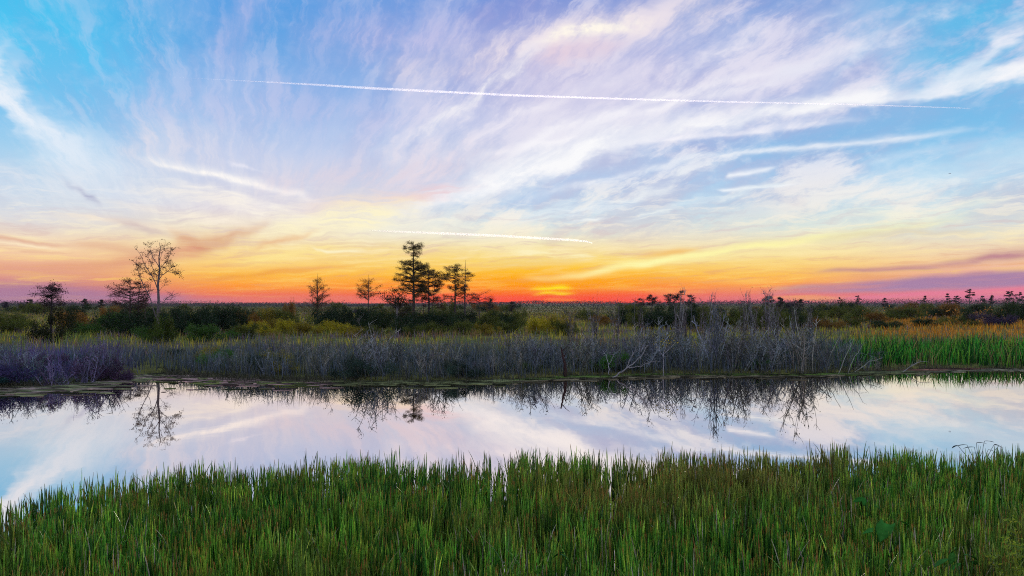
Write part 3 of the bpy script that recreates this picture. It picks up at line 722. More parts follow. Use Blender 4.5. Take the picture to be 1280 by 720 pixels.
# ------------------------------------------------------------------ floating mats along the far shore
r = np.random.default_rng(12)
g = Geo(); g2 = Geo()
def mat_patch(G, x, y, rx, ry, z, col):
    k = 11; a = np.arange(k) * 2 * math.pi / k
    rr = r.uniform(.55, 1.15, k)
    ring = np.stack([x + rx * rr * np.cos(a), y + ry * rr * np.sin(a), np.full(k, z)], 1)
    v = np.concatenate([[[x, y, z + .012]], ring, ring - np.array([0, 0, .03])])
    f = [(0, 1 + i, 1 + (i + 1) % k) for i in range(k)]
    G.add(v, np.array(f), np.asarray(col) * r.choice([.25, .7, 1.3, 2.2]) * r.uniform(.8, 1.2))
    G.f4.append(np.array([(1 + i, 1 + k + i, 1 + k + (i + 1) % k, 1 + (i + 1) % k) for i in range(k)]) + G.n - len(v))
for i in range(2900):
    px = r.uniform(-120, 1420)
    s = shore_y(gx(px, 29.0))
    inlet = math.exp(-((px - 230) / 130) ** 2)
    t = -abs(r.normal(0, .8 + .9 * inlet + (.2 if px < 190 else 0))) + .2
    wide = 1.0
    if 640 < px < 1060: col = (.10, .16, .03) if t > -.55 else (.14, .12, .07)
    elif px < 190: col = (.15, .16, .075) if r.uniform() < .6 else (.20, .15, .12)
    elif px < 420: col = (.26, .17, .15) if r.uniform() < .6 else (.11, .13, .04)
    elif px > 1140: col = (.24, .11, .07) if t > -.5 and px < 1230 else (.17, .16, .10)
    else: col = (.11, .12, .05)
    sz = r.uniform(.05, .40) * (1.5 if t > -.4 else .6)
    mat_patch(g, gx(px, s + t) , s + t, sz * r.uniform(1.2, 3.4), sz * r.uniform(.35, .8), r.uniform(.004, .022), col)
mats = g.build('floating_pondweed_foliage', M_GRASS)
tag(mats, 'olive, green and pinkish floating weed mats along the far shoreline', 'pondweed', kind='stuff')
# stubble poking up out of the weed
px = np.concatenate([r.uniform(-100, 1400, 6400), r.uniform(-120, 420, 4200)]); xx = gx(px, 29.0); yy = shore_y(xx) - np.abs(r.normal(0, .6, len(px))) + .35; n = len(px)
yy[:260] -= r.uniform(0, 3.2, 260)
cc = np.array([[.10, .095, .06]]) * r.uniform(.4, 1.6, (n, 1))
g = Geo(); g.add(*blades(np.stack([xx, yy, np.full(n, -.03)], 1), r.uniform(.08, .34, n), r.uniform(.012, .03, n), np.abs(r.normal(.3, .3, n)), cc, cc, r, 2))
tag(g.build('shore_stubble_grass', M_GRASS), 'short dark stubble of dead stems along the waterline', 'grass', kind='stuff')

# ------------------------------------------------------------------ shrubs
def path(p, d, length, k, wob_, r, rise=0.0):
    pts = [np.array(p, float)]; d = np.array(d, float); d /= np.linalg.norm(d)
    for _ in range(k):
        d = d + r.normal(0, wob_, 3) + np.array([0, 0, rise]); d /= np.linalg.norm(d)
        pts.append(pts[-1] + d * length / k)
    return np.array(pts), d

def twig_shrub(seed, H, spread, nst, leafy=0.0, col=(.30, .29, .27)):
    r = np.random.default_rng(seed); g = Geo(); lv = []
    for i in range(nst):
        az = r.uniform(0, 6.28); out = r.uniform(.08, .9) * spread
        L = H * r.uniform(.6, 1.08)
        p, d = path((r.normal(0, .16 * spread), r.normal(0, .16 * spread), -.05), (math.cos(az) * out, math.sin(az) * out, 1), L, 6, .10, r, .02)
        rad = r.uniform(.008, .014) if i > 2 else r.uniform(.017, .026)
        cc = np.array(col) * (r.choice([.35, .6, 1.0, 1.4], p=[.25, .25, .32, .18]) if i > 2 else r.uniform(.3, .75)) * r.uniform(.9, 1.1, 3)
        g.tube(p, np.linspace(rad, rad * .3, 7), cc)
        for j in range(r.integers(5, 9)):
            u = r.uniform(.22, .98); q = p[0] * 0 + np.array([np.interp(u * 6, np.arange(7), p[:, a]) for a in range(3)])
            az2 = r.uniform(0, 6.28); l2 = L * r.uniform(.14, .36) * (1.15 - u * .6)
            p2, d2 = path(q, (math.cos(az2), math.sin(az2), r.uniform(.15, 1.1)), l2, 3, .16, r, .05)
            g.tube(p2, np.linspace(rad * .5, rad * .16, 4), cc)
            for m in range(r.integers(1, 4)):
                q3 = p2[r.integers(1, 4)]; az3 = r.uniform(0, 6.28)
                p3, _ = path(q3, (math.cos(az3), math.sin(az3), r.uniform(.2, 1.2)), l2 * r.uniform(.3, .7), 2, .2, r)
                g.tube(p3, np.linspace(rad * .32, rad * .10, 3), cc)
                lv.append(p3)
    leafg = None
    if leafy > 0:
        pts = np.concatenate(lv); pts = pts[r.uniform(size=len(pts)) < leafy]
        pts = np.repeat(pts, 2, axis=0) + r.normal(0, .05, (len(pts) * 2, 3))
        leafg = (pts, r)
    return g, leafg

def leaf_bush(seed, lobes=15, n=5200, leaf=.068):
    """unit bush: about 1 m in radius and 1 m tall, thousands of leaves in uneven lobes round a few stems"""
    r = np.random.default_rng(seed); g = Geo(); st = Geo()
    cs = np.stack([r.normal(0, .48, lobes), r.normal(0, .48, lobes), r.uniform(.12, .78, lobes)], 1); cs[0] = (0, 0, .66)
    rs = r.uniform(.13, .36, lobes)
    for c_, q in zip(cs, rs):
        p, _ = path((c_[0] * .15, c_[1] * .15, -.06), (c_[0] * .7, c_[1] * .7, c_[2]), np.linalg.norm(c_) + q * .6, 4, .08, r)
        st.tube(p, np.linspace(.018, .004, 5), (.10, .085, .07))
        k = int(n * q ** 2 / np.sum(rs ** 2))
        d = r.normal(size=(k, 3)); d /= np.linalg.norm(d, axis=1)[:, None]
        rad = q * r.uniform(.2, 1.3, k) ** .7 * (1 + .25 * np.sin(d[:, 0] * 7 + c_[0] * 9) * np.sin(d[:, 2] * 6))
        pts = c_ + d * rad[:, None] * np.array([1.1, 1.1, .85]); pts = pts[pts[:, 2] > .02]
        shade = np.repeat([np.array([.8, .8, .8]) * r.uniform(.75, 1.25)], len(pts), 0)
        g.leaves(pts, leaf, shade, .9, 1.9, r=r)
        # a few wands above the outline
        for m in range(3):
            a = r.uniform(0, 6.28)
            p, _ = path(c_ + np.array([0, 0, q * .5]), (math.cos(a) * .4, math.sin(a) * .4, 1), q * r.uniform(.6, 1.1), 3, .15, r)
            st.tube(p, np.linspace(.007, .003, 4), (.11, .09, .06))
            g.leaves(np.repeat(p[1:], 3, 0) + r.normal(0, .04, (9, 3)), leaf * .8, (.85, .85, .8), .9, 1.9, r=r)
    return g, st

BUSH = []
for k in range(5):
    gl, gs = leaf_bush(100 + k)
    BUSH.append((gl.mesh('foliage', M_LEAF), gs.mesh('stems', M_BARK)))
def bush(name, label, group, px, dist, top_py, half_w_px, tint, r, base_z=None):
    x = gx(px, dist); z = float(land_z(x, dist)) if base_z is None else base_z
    Hh = (gz(top_py, dist) - z) / 1.12; R = half_w_px / F * dist / 1.05
    e = empty(name, (x, dist, z), r.uniform(0, 6.28), (R, R * r.uniform(.8, 1.1), Hh))
    tag(e, label, 'shrub', group)
    a, b = BUSH[r.integers(len(BUSH))]
    o = link(bpy.data.objects.new('foliage', a), e); o.color = (*tint, 1)
    link(bpy.data.objects.new('stems', b), e)
    return e

def gz_row(h, dist): return HZ + (EYE - h - .1) * F / dist

TWIG = {}
for kind, args in {'low': dict(H=1.0, spread=.9, nst=15), 'tall': dict(H=1.0, spread=.5, nst=11)}.items():
    TWIG[kind] = []
    for k in range(6):
        gq, lf = twig_shrub(300 + k + (50 if kind == 'tall' else 0), leafy=(.28 if kind == 'low' else .08), **args)
        lg = Geo(); lg.leaves(lf[0], .03, (.9, .9, .9), .8, 2.0, r=lf[1])
        TWIG[kind].append((gq.mesh('stems', M_BARK), lg.mesh('foliage', M_LEAF)))
# (twig meshes are 1 m tall; radii grow with the scale, so stems keep a natural thickness at 1.5 to 3 m)
def twig(kind, label, group, x, y, H, tint, leaf_tint, r, widen=1.0, name='bare_shrub'):
    e = empty(name, (x, y, float(land_z(x, y))), r.uniform(0, 6.28), (H * .8 * widen, H * .8 * widen, H))
    tag(e, label, 'shrub', group)
    a, b = TWIG[kind][r.integers(6)]
    o = link(bpy.data.objects.new('stems', a), e); o.color = (*tint, 1)
    o = link(bpy.data.objects.new('foliage', b), e); o.color = (*leaf_tint, 1)
    return e

def bank_place(px):
    for lim, txt in ((300, 'between the inlet and the yellow shrubs'), (455, 'in front of the yellow shrubs'), (555, 'below the tallest cypress'), (690, 'below the low spreading tree'),
                     (745, 'around the reddish snag'), (850, 'around the fallen branch'), (960, 'under the tall wand shrubs'), (2000, 'next to the green reeds')):
        if px < lim: return txt
def belt_place(px):
    for lim, txt in ((140, 'by the leaning cypress'), (235, 'around the tall bare tree'), (345, 'beyond the tall bare tree'), (430, 'by the cone shaped tree'), (480, 'by the umbrella shaped tree'), (560, 'under the tallest cypress'),
                     (625, 'under the dead topped trunk'), (730, 'toward the sun from the cypresses'), (1020, 'behind the tall wand shrubs'), (2000, 'behind the rust coloured grass')):
        if px < lim: return txt

r = np.random.default_rng(31)
def bank_height(px):
    return float(np.interp(px, [-120, 0, 120, 165, 215, 300, 400, 470, 560, 640, 720, 800, 860, 940, 1000, 1040, 1080], [1.5, 1.55, 1.45, 1.1, 1.0, 1.15, 1.3, 1.6, 1.45, 1.4, 1.7, 1.85, 2.35, 2.6, 2.1, 1.3, .8]))
for row, (t0, t1, step) in enumerate([(0.5, 1.4, 21), (1.8, 3.6, 24), (4.0, 7.0, 27), (7.5, 12, 40)]):
    px = -110.0
    while px < 1085:
        px += step * r.uniform(.6, 1.4)
        if 150 < px < 222 and row < 3: continue
        if row == 3 and (px > 1000 or r.uniform() < .35): continue
        x = gx(px, 30.0); y = float(shore_y(x)) + r.uniform(t0, t1); x = gx(px, y)
        H = bank_height(px) * r.uniform(.6, 1.2) * (.9 + .22 * math.sin(px * .071) + .12 * math.sin(px * .19 + 1)) * (1.0 if row < 3 else .7)
        if px < 185:
            q = r.uniform()
            tint = (.85, .72, 1.35) if q < .45 else ((.75, .95, 1.05) if q < .75 else (1, .95, 1.0))
            lt = [(.10, .07, .20), (.05, .12, .12), (.16, .08, .12), (.06, .10, .06)][r.integers(4)]
            lab, grp = f"{'violet' if q < .45 else ('teal' if q < .75 else 'pale')} grey {'tall' if H > 1.45 else 'low'} bare shrub beside the inlet, {['at the waterline', 'second row', 'mid thicket', 'at the back'][row]}", 'purplish shrubs by the inlet'
        else:
            q = r.uniform()
            tint = (.86, .96, 1.16) if q < .6 else ((1.1, 1.05, .95) if q < .85 else (.7, .72, .75))
            lt = [(.05, .08, .035), (.07, .08, .05), (.12, .12, .03), (.05, .065, .06), (.22, .19, .03)][r.choice(5, p=[.3, .25, .15, .24, .06])]
            lab, grp = f"{'bluish' if q < .6 else ('tan' if q < .85 else 'dark')} grey {'tall' if H > bank_height(px) * .87 else 'low'} bare shrub {bank_place(px)}, {['at the waterline', 'in the second row', 'mid thicket', 'at the back'][row]}", 'grey shrubs along the far bank'
        twig('low' if H < 2.3 else ('tall' if r.uniform() < .6 else 'low'), lab, grp, x, y, H, tint, lt, r, 1.0 if H < 2.3 else .8)
# low leafy plants between them
for px in np.arange(-90, 1075, 19.0):
    px = float(px + r.uniform(-9, 9))
    if 150 < px < 222: continue
    x = gx(px, 30.0); y = float(shore_y(x)) + r.uniform(.3, 6.5); H = r.uniform(.35, .95) * (1 if px < 700 else 1.2)
    q = r.uniform()
    tn, nm = ((.05, .085, .06), 'dark') if q < .5 else (((.10, .15, .05), 'dull green') if q < .78 else (((.40, .33, .03), 'yellow') if q < .9 else ((.09, .26, .04), 'bright green')))
    if px < 150: tn = [(.10, .08, .20), (.05, .13, .12), (.14, .08, .15)][r.integers(3)]; nm = 'bluish'
    bush('low_shrub', nm + ' leafy low shrub ' + (bank_place(px) if px > 215 else 'among the purplish shrubs by the inlet') + (', near the water' if y - float(shore_y(x)) < 2.5 else ', deep in the thicket'), nm + ' low shrubs of the bank', px, y, gz_row(H, y), r.uniform(.45, 1.0) * F / y, tn, r)
# taller wands that break the skyline
ORD = ['first', 'second', 'third', 'fourth', 'fifth', 'sixth', 'seventh', 'eighth', 'ninth', 'tenth', 'eleventh', 'twelfth', 'thirteenth', 'fourteenth']
for oi_, (px, top, dist) in enumerate(sorted([(742, 366, 44), (768, 368, 46), (800, 364, 50), (846, 354, 44), (856, 358, 47), (880, 362, 43), (900, 360, 47), (928, 357, 45), (944, 358, 42), (958, 353, 46), (972, 362, 44), (992, 366, 50), (714, 372, 48), (1012, 374, 44)], key=lambda w: -w[0])):
    x = gx(px, dist)
    twig('tall', 'tall thin grey wand shrub above the thicket, ' + ORD[oi_] + ' one from the green reeds', 'tall wand shrubs above the thicket', x, dist, gz(top + 4, dist) - float(land_z(x, dist)), (.9, .85, .95), (.08, .06, .05), r, .55, 'wand_shrub')

# leafy shrubs: the dark belt and the yellow ones before it
dark = (.045, .075, .028); darker = (.034, .062, .028); olive = (.14, .16, .03); yellow = (.55, .45, .03); green = (.09, .19, .035); rust = (.30, .15, .03); ochre = (.36, .27, .03)
D_LAB = ('dark evergreen shrub in the belt under the cypress trees', 'dark shrubs in the belt')
Y_LAB = ('yellow leaved shrub in front of the dark belt', 'yellow shrubs before the belt')
O_LAB = ('olive leaved shrub in the belt behind the meadow', 'olive shrubs in the belt')
R_LAB = ('rust tinged shrub in the belt behind the meadow', 'rust tinged shrubs in the belt')
bl = [
    (-60, 66, 384, 40, dark, D_LAB), (-8, 62, 388, 30, olive, O_LAB), (26, 64, 387, 26, olive, O_LAB), (102, 68, 386, 34, rust, R_LAB), (128, 62, 389, 32, green, O_LAB),
    (148, 64, 384, 24, dark, D_LAB), (172, 60, 381, 30, darker, D_LAB), (190, 58, 386, 24, darker, D_LAB), (238, 62, 380, 26, darker, D_LAB), (256, 66, 377, 20, darker, D_LAB),
    (276, 62, 379, 26, darker, D_LAB), (297, 64, 376, 16, darker, D_LAB), (318, 66, 385, 24, rust, R_LAB), (338, 72, 384, 26, ochre, R_LAB), (262, 52, 401, 34, green, O_LAB), (300, 54, 402, 26, olive, O_LAB),
    (182, 50, 405, 18, green, O_LAB), (310, 58, 404, 16, yellow, Y_LAB), (330, 60, 398, 18, yellow, Y_LAB), (356, 62, 396, 20, yellow, Y_LAB), (382, 60, 400, 24, ochre, Y_LAB), (406, 64, 399, 20, yellow, Y_LAB),
    (432, 60, 401, 20, yellow, Y_LAB), (452, 58, 406, 18, ochre, Y_LAB), (360, 74, 386, 24, olive, O_LAB), (412, 70, 382, 20, darker, D_LAB), (436, 72, 380, 20, darker, D_LAB), (456, 70, 379, 20, darker, D_LAB),
    (474, 66, 384, 20, dark, D_LAB), (514, 64, 390, 22, darker, D_LAB), (534, 66, 388, 22, darker, D_LAB), (500, 60, 398, 16, dark, D_LAB), (556, 68, 386, 22, dark, D_LAB), (578, 70, 388, 22, dark, D_LAB),
    (548, 62, 400, 18, olive, O_LAB), (580, 62, 399, 20, olive, O_LAB), (604, 66, 390, 22, olive, O_LAB), (628, 68, 392, 22, dark, D_LAB), (612, 60, 402, 20, ochre, Y_LAB), (646, 64, 396, 22, olive, O_LAB),
    (668, 62, 392, 22, yellow, Y_LAB), (690, 64, 390, 22, ochre, Y_LAB), (708, 60, 397, 18, olive, O_LAB), (520, 58, 404, 14, olive, O_LAB), (470, 58, 404, 16, olive, O_LAB),
    (780, 95, 381, 18, dark, D_LAB), (800, 100, 379, 18, olive, O_LAB), (824, 92, 378, 18, dark, D_LAB), (846, 96, 376, 16, dark, D_LAB), (870, 90, 379, 18, olive, O_LAB), (900, 94, 380, 20, dark, D_LAB),
    (930, 88, 379, 18, dark, D_LAB), (952, 70, 384, 20, olive, O_LAB), (966, 90, 378, 16, dark, D_LAB), (990, 98, 380, 18, dark, D_LAB), (1016, 105, 380, 20, dark, D_LAB), (1046, 110, 379, 18, olive, O_LAB),
    (740, 100, 385, 20, olive, O_LAB), (760, 84, 392, 20, rust, R_LAB), (850, 76, 392, 22, ochre, R_LAB), (900, 72, 394, 24, olive, O_LAB), (1180, 120, 375, 16, rust, R_LAB), (1160, 125, 378, 14, olive, O_LAB),
    (1256, 100, 374, 20, dark, D_LAB), (1284, 96, 372, 18, dark, D_LAB), (1210, 88, 381, 10, dark, D_LAB), (1240, 82, 388, 26, (.09, .06, .11), R_LAB), (1200, 84, 394, 20, olive, O_LAB), (1150, 80, 396, 22, dark, D_LAB),
    (1060, 76, 395, 22, olive, O_LAB), (1100, 74, 398, 24, dark, D_LAB), (1030, 72, 396, 20, rust, R_LAB), (1120, 110, 383, 16, olive, O_LAB), (1090, 95, 388, 20, rust, R_LAB), (1320, 80, 385, 30, olive, O_LAB),
]
for px, dist, top, hw, tint, (lab, grp) in bl:
    bush('leafy_shrub', lab.split(' in the belt')[0].split(' in front')[0] + (', wide, ' if hw > 21 else ', narrow, ') + belt_place(px) + (', front row' if dist < 65 else ', back row'), grp, px + r.uniform(-2, 2), dist, top, hw, tint, r)
bush('round_bush', 'rounded bright green bush at the foot of the tall bare tree', None, 207, 47, 389, 21, (.085, .125, .02), r)
bush('dark_bush', 'dark rounded bush hiding the foot of the leaning cypress at the inlet end', None, 64, 49, 381, 22, (.040, .048, .018), r)
# second, staggered row that closes the belt
for p0, p1 in ((128, 336), (404, 640), (770, 1010)):
    px = float(p0)
    while px < p1:
        px += r.uniform(9, 17); dk = r.uniform() < .5
        bush('leafy_shrub', ('dark evergreen' if dk else 'olive leaved') + ' shrub filling the rear of the belt ' + belt_place(px), (D_LAB if dk else O_LAB)[1], px, r.uniform(70, 82), r.uniform(381, 389), r.uniform(14, 24), dark if dk and r.uniform() < .5 else (darker if dk else olive), r)
# scattered far shrubs out to the horizon
for k in range(70):
    dist = math.sqrt(r.uniform(95 ** 2, 260 ** 2)); px = r.uniform(-60, 1340)
    if 640 < px < 760 and dist < 180: continue
    top = 378 + (EYE - r.uniform(1.4, 3.6)) * F / dist
    k_ = r.choice(4, p=[.45, .3, .15, .1]); t_ = [dark, olive, rust, (.06, .05, .07)][k_]
    bush('far_shrub', ['dark', 'olive', 'rusty', 'purplish'][k_] + (' lone shrub far out on the plain ' if dist > 180 else ' lone shrub on the plain ') + belt_place(px).replace('by ', 'past ').replace('around ', 'past ').replace('under ', 'past '), 'far shrubs on the plain', px, dist, top, r.uniform(1.2, 3.2) * F / dist, t_, r)

# brush that covers the far plain, too thick to tell one plant from another
rr = np.random.default_rng(91); n = 90000
d = np.sqrt(rr.uniform(105 ** 2, 340 ** 2, n)); px = rr.uniform(-250, 1530, n); x = gx(px, d)
pt = patchiness(x * .035, d * .06, 4) + .6 * patchiness(x * .12, d * .16, 7)
hm = np.clip(.75 + .55 * pt, .25, 2.3)
cl = np.where((pt > .7)[:, None], np.array([.05, .075, .03]), np.where((pt > .0)[:, None], np.array([.10, .11, .035]), np.where((pt > -.7)[:, None], np.array([.20, .15, .035]), np.array([.13, .085, .07]))))
rt = np.clip((px - 1000) / 120, 0, 1) * np.clip((240 - d) / 60, 0, 1)
cl = np.where((rt > rr.uniform(.3, 1.3, n))[:, None], np.array([.42, .19, .035]), cl)
g = Geo(); g.leaves(np.stack([x, d, .35 + hm * rr.uniform(0, 1, n) ** 1.2], 1), rr.uniform(.18, .5, n), cl, 1.2, 1.9, r=rr)
tag(g.build('far_brush_vegetation', M_LEAF), 'thick olive and rust brush covering the plain toward the horizon', 'brush', kind='stuff')

# ------------------------------------------------------------------ trees
def tree_root(name, label, px, dist, category='tree', group=None):
    x = gx(px, dist); e = empty(name, (x, dist, float(land_z(x, dist)) - .05)); tag(e, label, category, group); return e

def sprays(lv, r, pts, k, spread, droop=.03):
    q = np.repeat(np.asarray(pts), k, 0); lv.append(q + r.normal(0, 1, q.shape) * np.array([spread, spread, spread * .8]) - np.array([0, 0, droop]))

def layered_branch(g, lv, r, p0, az, reach, rise, rad, bark, leaf_k, twig_step=.22):
    d = np.array([math.cos(az), math.sin(az), rise])
    p, _ = path(p0, d, reach, 6, .09, r, -.02 if rise > .25 else .015)
    g.tube(p, np.linspace(rad, rad * .25, 7), bark, 4)
    n = max(3, int(reach / twig_step))
    for i in range(n):
        u = .35 + .65 * ((i + r.uniform(0, .8)) / n) ** .8; u = min(u, .99)
        q = np.array([np.interp(u * 6, np.arange(7), p[:, a]) for a in range(3)])
        a2 = az + r.choice([-1, 1]) * r.uniform(.5, 1.3); l2 = reach * r.uniform(.16, .40) * (1.15 - .6 * u)
        p2, _ = path(q, (math.cos(a2), math.sin(a2), r.uniform(-.35, .8)), l2, 3, .2, r)
        g.tube(p2, np.linspace(rad * .34, rad * .12, 4), bark)
        if leaf_k > 0:
            sprays(lv, r, p2[1:], leaf_k * 3, .11)

def cypress(name, label, px, dist, top_py, levels, leaf_col, bark=(.085, .07, .065), trunk=.10, leaf_k=4, leaf=.085, seed=1, lean=0.0, extra=(), group=None, dens=1.0, rise=.10):
    """straight trunk with flat tiers; levels: (photo row, reach to the left px, reach to the right px)"""
    r = np.random.default_rng(seed)
    root = tree_root(name, label, px, dist, group=group)
    z0 = root.location.z; H = gz(top_py, dist) - z0; s = dist / F
    g = Geo(); lv = []
    k = 9; zz = np.linspace(0, 1, k)
    tp = np.stack([lean * H * zz ** 1.5 + np.cumsum(r.normal(0, .012 * H / 8, k)), np.cumsum(r.normal(0, .012 * H / 8, k)), zz * H], 1); tp[0, :2] = 0
    tr = trunk * np.array([1.55, 1.1, .95, .84, .7, .56, .42, .27, .10])
    g.tube(tp, tr, bark, 8)
    for (row, lpx, rpx) in levels:
        z = gz(row, dist) - z0
        for b in range(max(3, int(9 * dens))):
            az = r.uniform(0, 6.28); cs = math.cos(az)
            reach = 1.25 * (rpx if cs > 0 else lpx) * s * (abs(cs) ** .5 * .6 + .4) * r.uniform(.62, 1.08)
            if reach < .12: continue
            zb = max(.3, z - reach * rise - abs(r.normal(0, .09 * H)) * .7)
            tpx, tpy = (np.interp(zb, tp[:, 2], tp[:, a]) for a in range(2))
            layered_branch(g, lv, r, (tpx, tpy, zb), az, reach, rise + r.normal(.04, .12), trunk * .30 * min(1, reach / 1.5) + .006, bark, leaf_k)
    for ex in extra:   # further stems: (foot dx px, top dx px, top row, radius)
        fx, tx, row, rd = ex
        zt = gz(row, dist) - z0
        p = np.array([[fx * s + (tx - fx) * s * t ** 1.3, .25 * math.sin(fx), zt * t] for t in np.linspace(0, 1, 7)]) + np.concatenate([[[0, 0, 0]], r.normal(0, .03, (6, 3))])
        g.tube(p, np.linspace(rd, rd * .2, 7), bark, 6)
        for b in range(9):
            u = r.uniform(.45, .98); q = np.array([np.interp(u * 6, np.arange(7), p[:, a]) for a in range(3)])
            layered_branch(g, lv, r, q, r.uniform(0, 6.28), r.uniform(.35, .9) * (1.2 - u * .6), .3, rd * .3 + .004, bark, leaf_k)
    g.build('trunk', M_BARK, root)
    if leaf_k > 0 and lv:
        c = Geo(); c.leaves(np.concatenate(lv), leaf, np.array(leaf_col), .35, 2.6, r=r); c.build('crown', M_LEAF, root)
    return root

TAN = (.13, .095, .035); UMBER = (.085, .05, .025); RUST = (.15, .075, .025); OLV = (.075, .075, .022)
cypress('cypress_tree', 'tallest cypress with flat tiered crown and straight trunk', 517, 75, 302,
        [(304, 9, 13), (309, 12, 9), (323, 15, 10), (328, 23, 20), (332, 14, 26), (342, 20, 18), (345, 12, 27), (356, 22, 12), (362, 16, 18)], TAN, trunk=.15, seed=3, lean=.004, leaf_k=7, dens=1.25)
cypress('cypress_tree', 'forked shorter cypress with tiered crown close beside the tallest one', 536, 77, 335,
        [(337, 8, 8), (342, 12, 14), (348, 16, 16), (355, 12, 22), (363, 16, 18), (370, 18, 20)], UMBER, trunk=.11, seed=4, extra=((-4, -12, 352, .05), (3, 9, 345, .06)), leaf_k=6, dens=1.2)
cypress('cypress_tree', 'slim cypress with ragged crown next to the dead topped trunk', 569, 78, 329,
        [(331, 7, 6), (336, 12, 10), (343, 20, 10), (350, 17, 12), (358, 14, 14), (366, 20, 12)], TAN, trunk=.11, seed=5, leaf_k=6, dens=1.2)
cypress('cypress_tree', 'straight trunk with a bare dead spike rising from its top', 581, 77, 325,
        [(336, 4, 7), (342, 6, 9), (350, 6, 8), (360, 6, 9)], UMBER, trunk=.10, seed=6, leaf_k=4, dens=.8)
cypress('small_tree', 'low spreading tree at the end of the cypress group', 599, 80, 365,
        [(367, 12, 14), (371, 18, 17), (376, 16, 14)], UMBER, trunk=.06, seed=7, leaf_k=2, extra=((-4, -12, 372, .03),))
cypress('small_tree', 'small pale umbrella shaped tree on a slender bare trunk', 461, 75, 343,
        [(346, 10, 10), (351, 16, 15), (356, 15, 12), (363, 9, 9)], RUST, trunk=.07, seed=8, leaf_k=3, rise=.7, dens=1.2)
cypress('small_tree', 'small orange brown cone shaped tree standing by itself', 397, 80, 342,
        [(346, 6, 6), (351, 11, 10), (357, 16, 16), (363, 21, 19), (369, 22, 20), (376, 17, 18)], RUST, trunk=.075, seed=9, leaf_k=2, rise=.75, dens=1.3, extra=((-2, -9, 352, .04), (2, 8, 350, .04)))
cypress('cypress_tree', 'broad low cypress with domed crown beside the tall bare tree', 163, 60, 346,
        [(349, 8, 12), (354, 14, 18), (360, 19, 24), (366, 22, 26), (372, 25, 24), (379, 24, 22)], (.07, .04, .03), trunk=.09, seed=10, extra=((7, 12, 350, .07), (16, 24, 356, .06)), leaf_k=3)
cypress('cypress_tree', 'leaning dark cypress with open tiers rising over a dark bush', 63, 50, 353,
        [(354, 5, 13), (358, 18, 14), (363, 13, 10), (368, 20, 15), (374, 14, 16), (380, 16, 18)], (.045, .03, .028), trunk=.08, seed=11, lean=.03, leaf_k=3, bark=(.06, .05, .055))

# dark round-headed tree in front of the tallest cypress
root = tree_root('round_headed_tree', 'dark leafy round headed tree with pale trunk among the cypresses', 491, 66)
rr = np.random.default_rng(44); g = Geo(); lv = []
s = 66 / F; H = gz(351, 66) - root.location.z
p, _ = path((.3, 0, 0), (-.05, 0, 1), H * .55, 5, .05, rr); g.tube(p, np.linspace(.15, .09, 6), (.20, .185, .18), 7)
for b in range(16):
    a = rr.uniform(0, 6.28); q = p[rr.integers(3, 6)]
    p2, _ = path(q, (math.cos(a) * .8, math.sin(a) * .8, rr.uniform(.25, 1.2)), rr.uniform(.9, 1.9), 4, .15, rr, .03)
    g.tube(p2, np.linspace(.05, .012, 5), (.07, .06, .055), 4)
    for qq in p2[2:]:
        sprays(lv, rr, [qq + rr.normal(0, .15, 3)], 48, .26)
g.build('trunk', M_BARK, root); c = Geo(); c.leaves(np.concatenate(lv), .12, np.array((.055, .04, .018)), .8, 1.8, r=rr); c.build('crown', M_LEAF, root)

# the tall, almost bare tree: its limbs set out one by one
root = tree_root('bare_tree', 'tall nearly bare tree with pale trunk and a few rusty leaves, mirrored in the water', 197, 53)
rr = np.random.default_rng(21); g = Geo(); lv = []; s = 53 / F; z0 = root.location.z
PALE = (.15, .125, .135)
def at(px, row, dep=0.0): return np.array([(px - 197) * s, dep, gz(row, 53) - z0])
trunk_line = np.array([at(197.5, 430), at(197.5, 415), at(197, 395), at(198, 375), at(197.5, 355), at(199, 338), at(198.5, 322), at(200, 310), at(199, 303)])
trunk_line[:, 1] = np.array([0, 0, .02, .03, 0, .05, .02, .05, .03])
g.tube(trunk_line, [.13, .115, .10, .09, .075, .06, .042, .024, .01], PALE, 8)
limbs = [([(197, 362), (190, 345), (181, 332), (176, 322), (170, 312)], .06), ([(190, 345), (180, 336), (172, 328)], .035), ([(198, 350), (205, 343), (214, 338), (222, 333)], .05), ([(210, 340), (218, 340), (226, 345)], .025),
         ([(199, 338), (206, 328), (212, 318), (214, 309)], .045), ([(199, 334), (192, 322), (188, 312), (189, 305)], .045), ([(199, 326), (203, 315), (207, 305)], .03), ([(198, 345), (190, 338), (183, 322), (182, 314)], .04),
         ([(198, 392), (203, 380), (210, 371), (220, 368)], .05), ([(207, 375), (214, 374), (219, 371)], .02), ([(196, 400), (189, 378), (182, 362), (175, 350), (171, 340), (166, 335)], .06), ([(180, 358), (174, 345), (172, 330)], .03),
         ([(184, 366), (188, 352), (190, 340)], .03), ([(198, 365), (203, 358), (206, 352)], .025), ([(197, 358), (193, 349), (190, 343)], .025), ([(198, 343), (208, 336), (217, 325)], .03)]
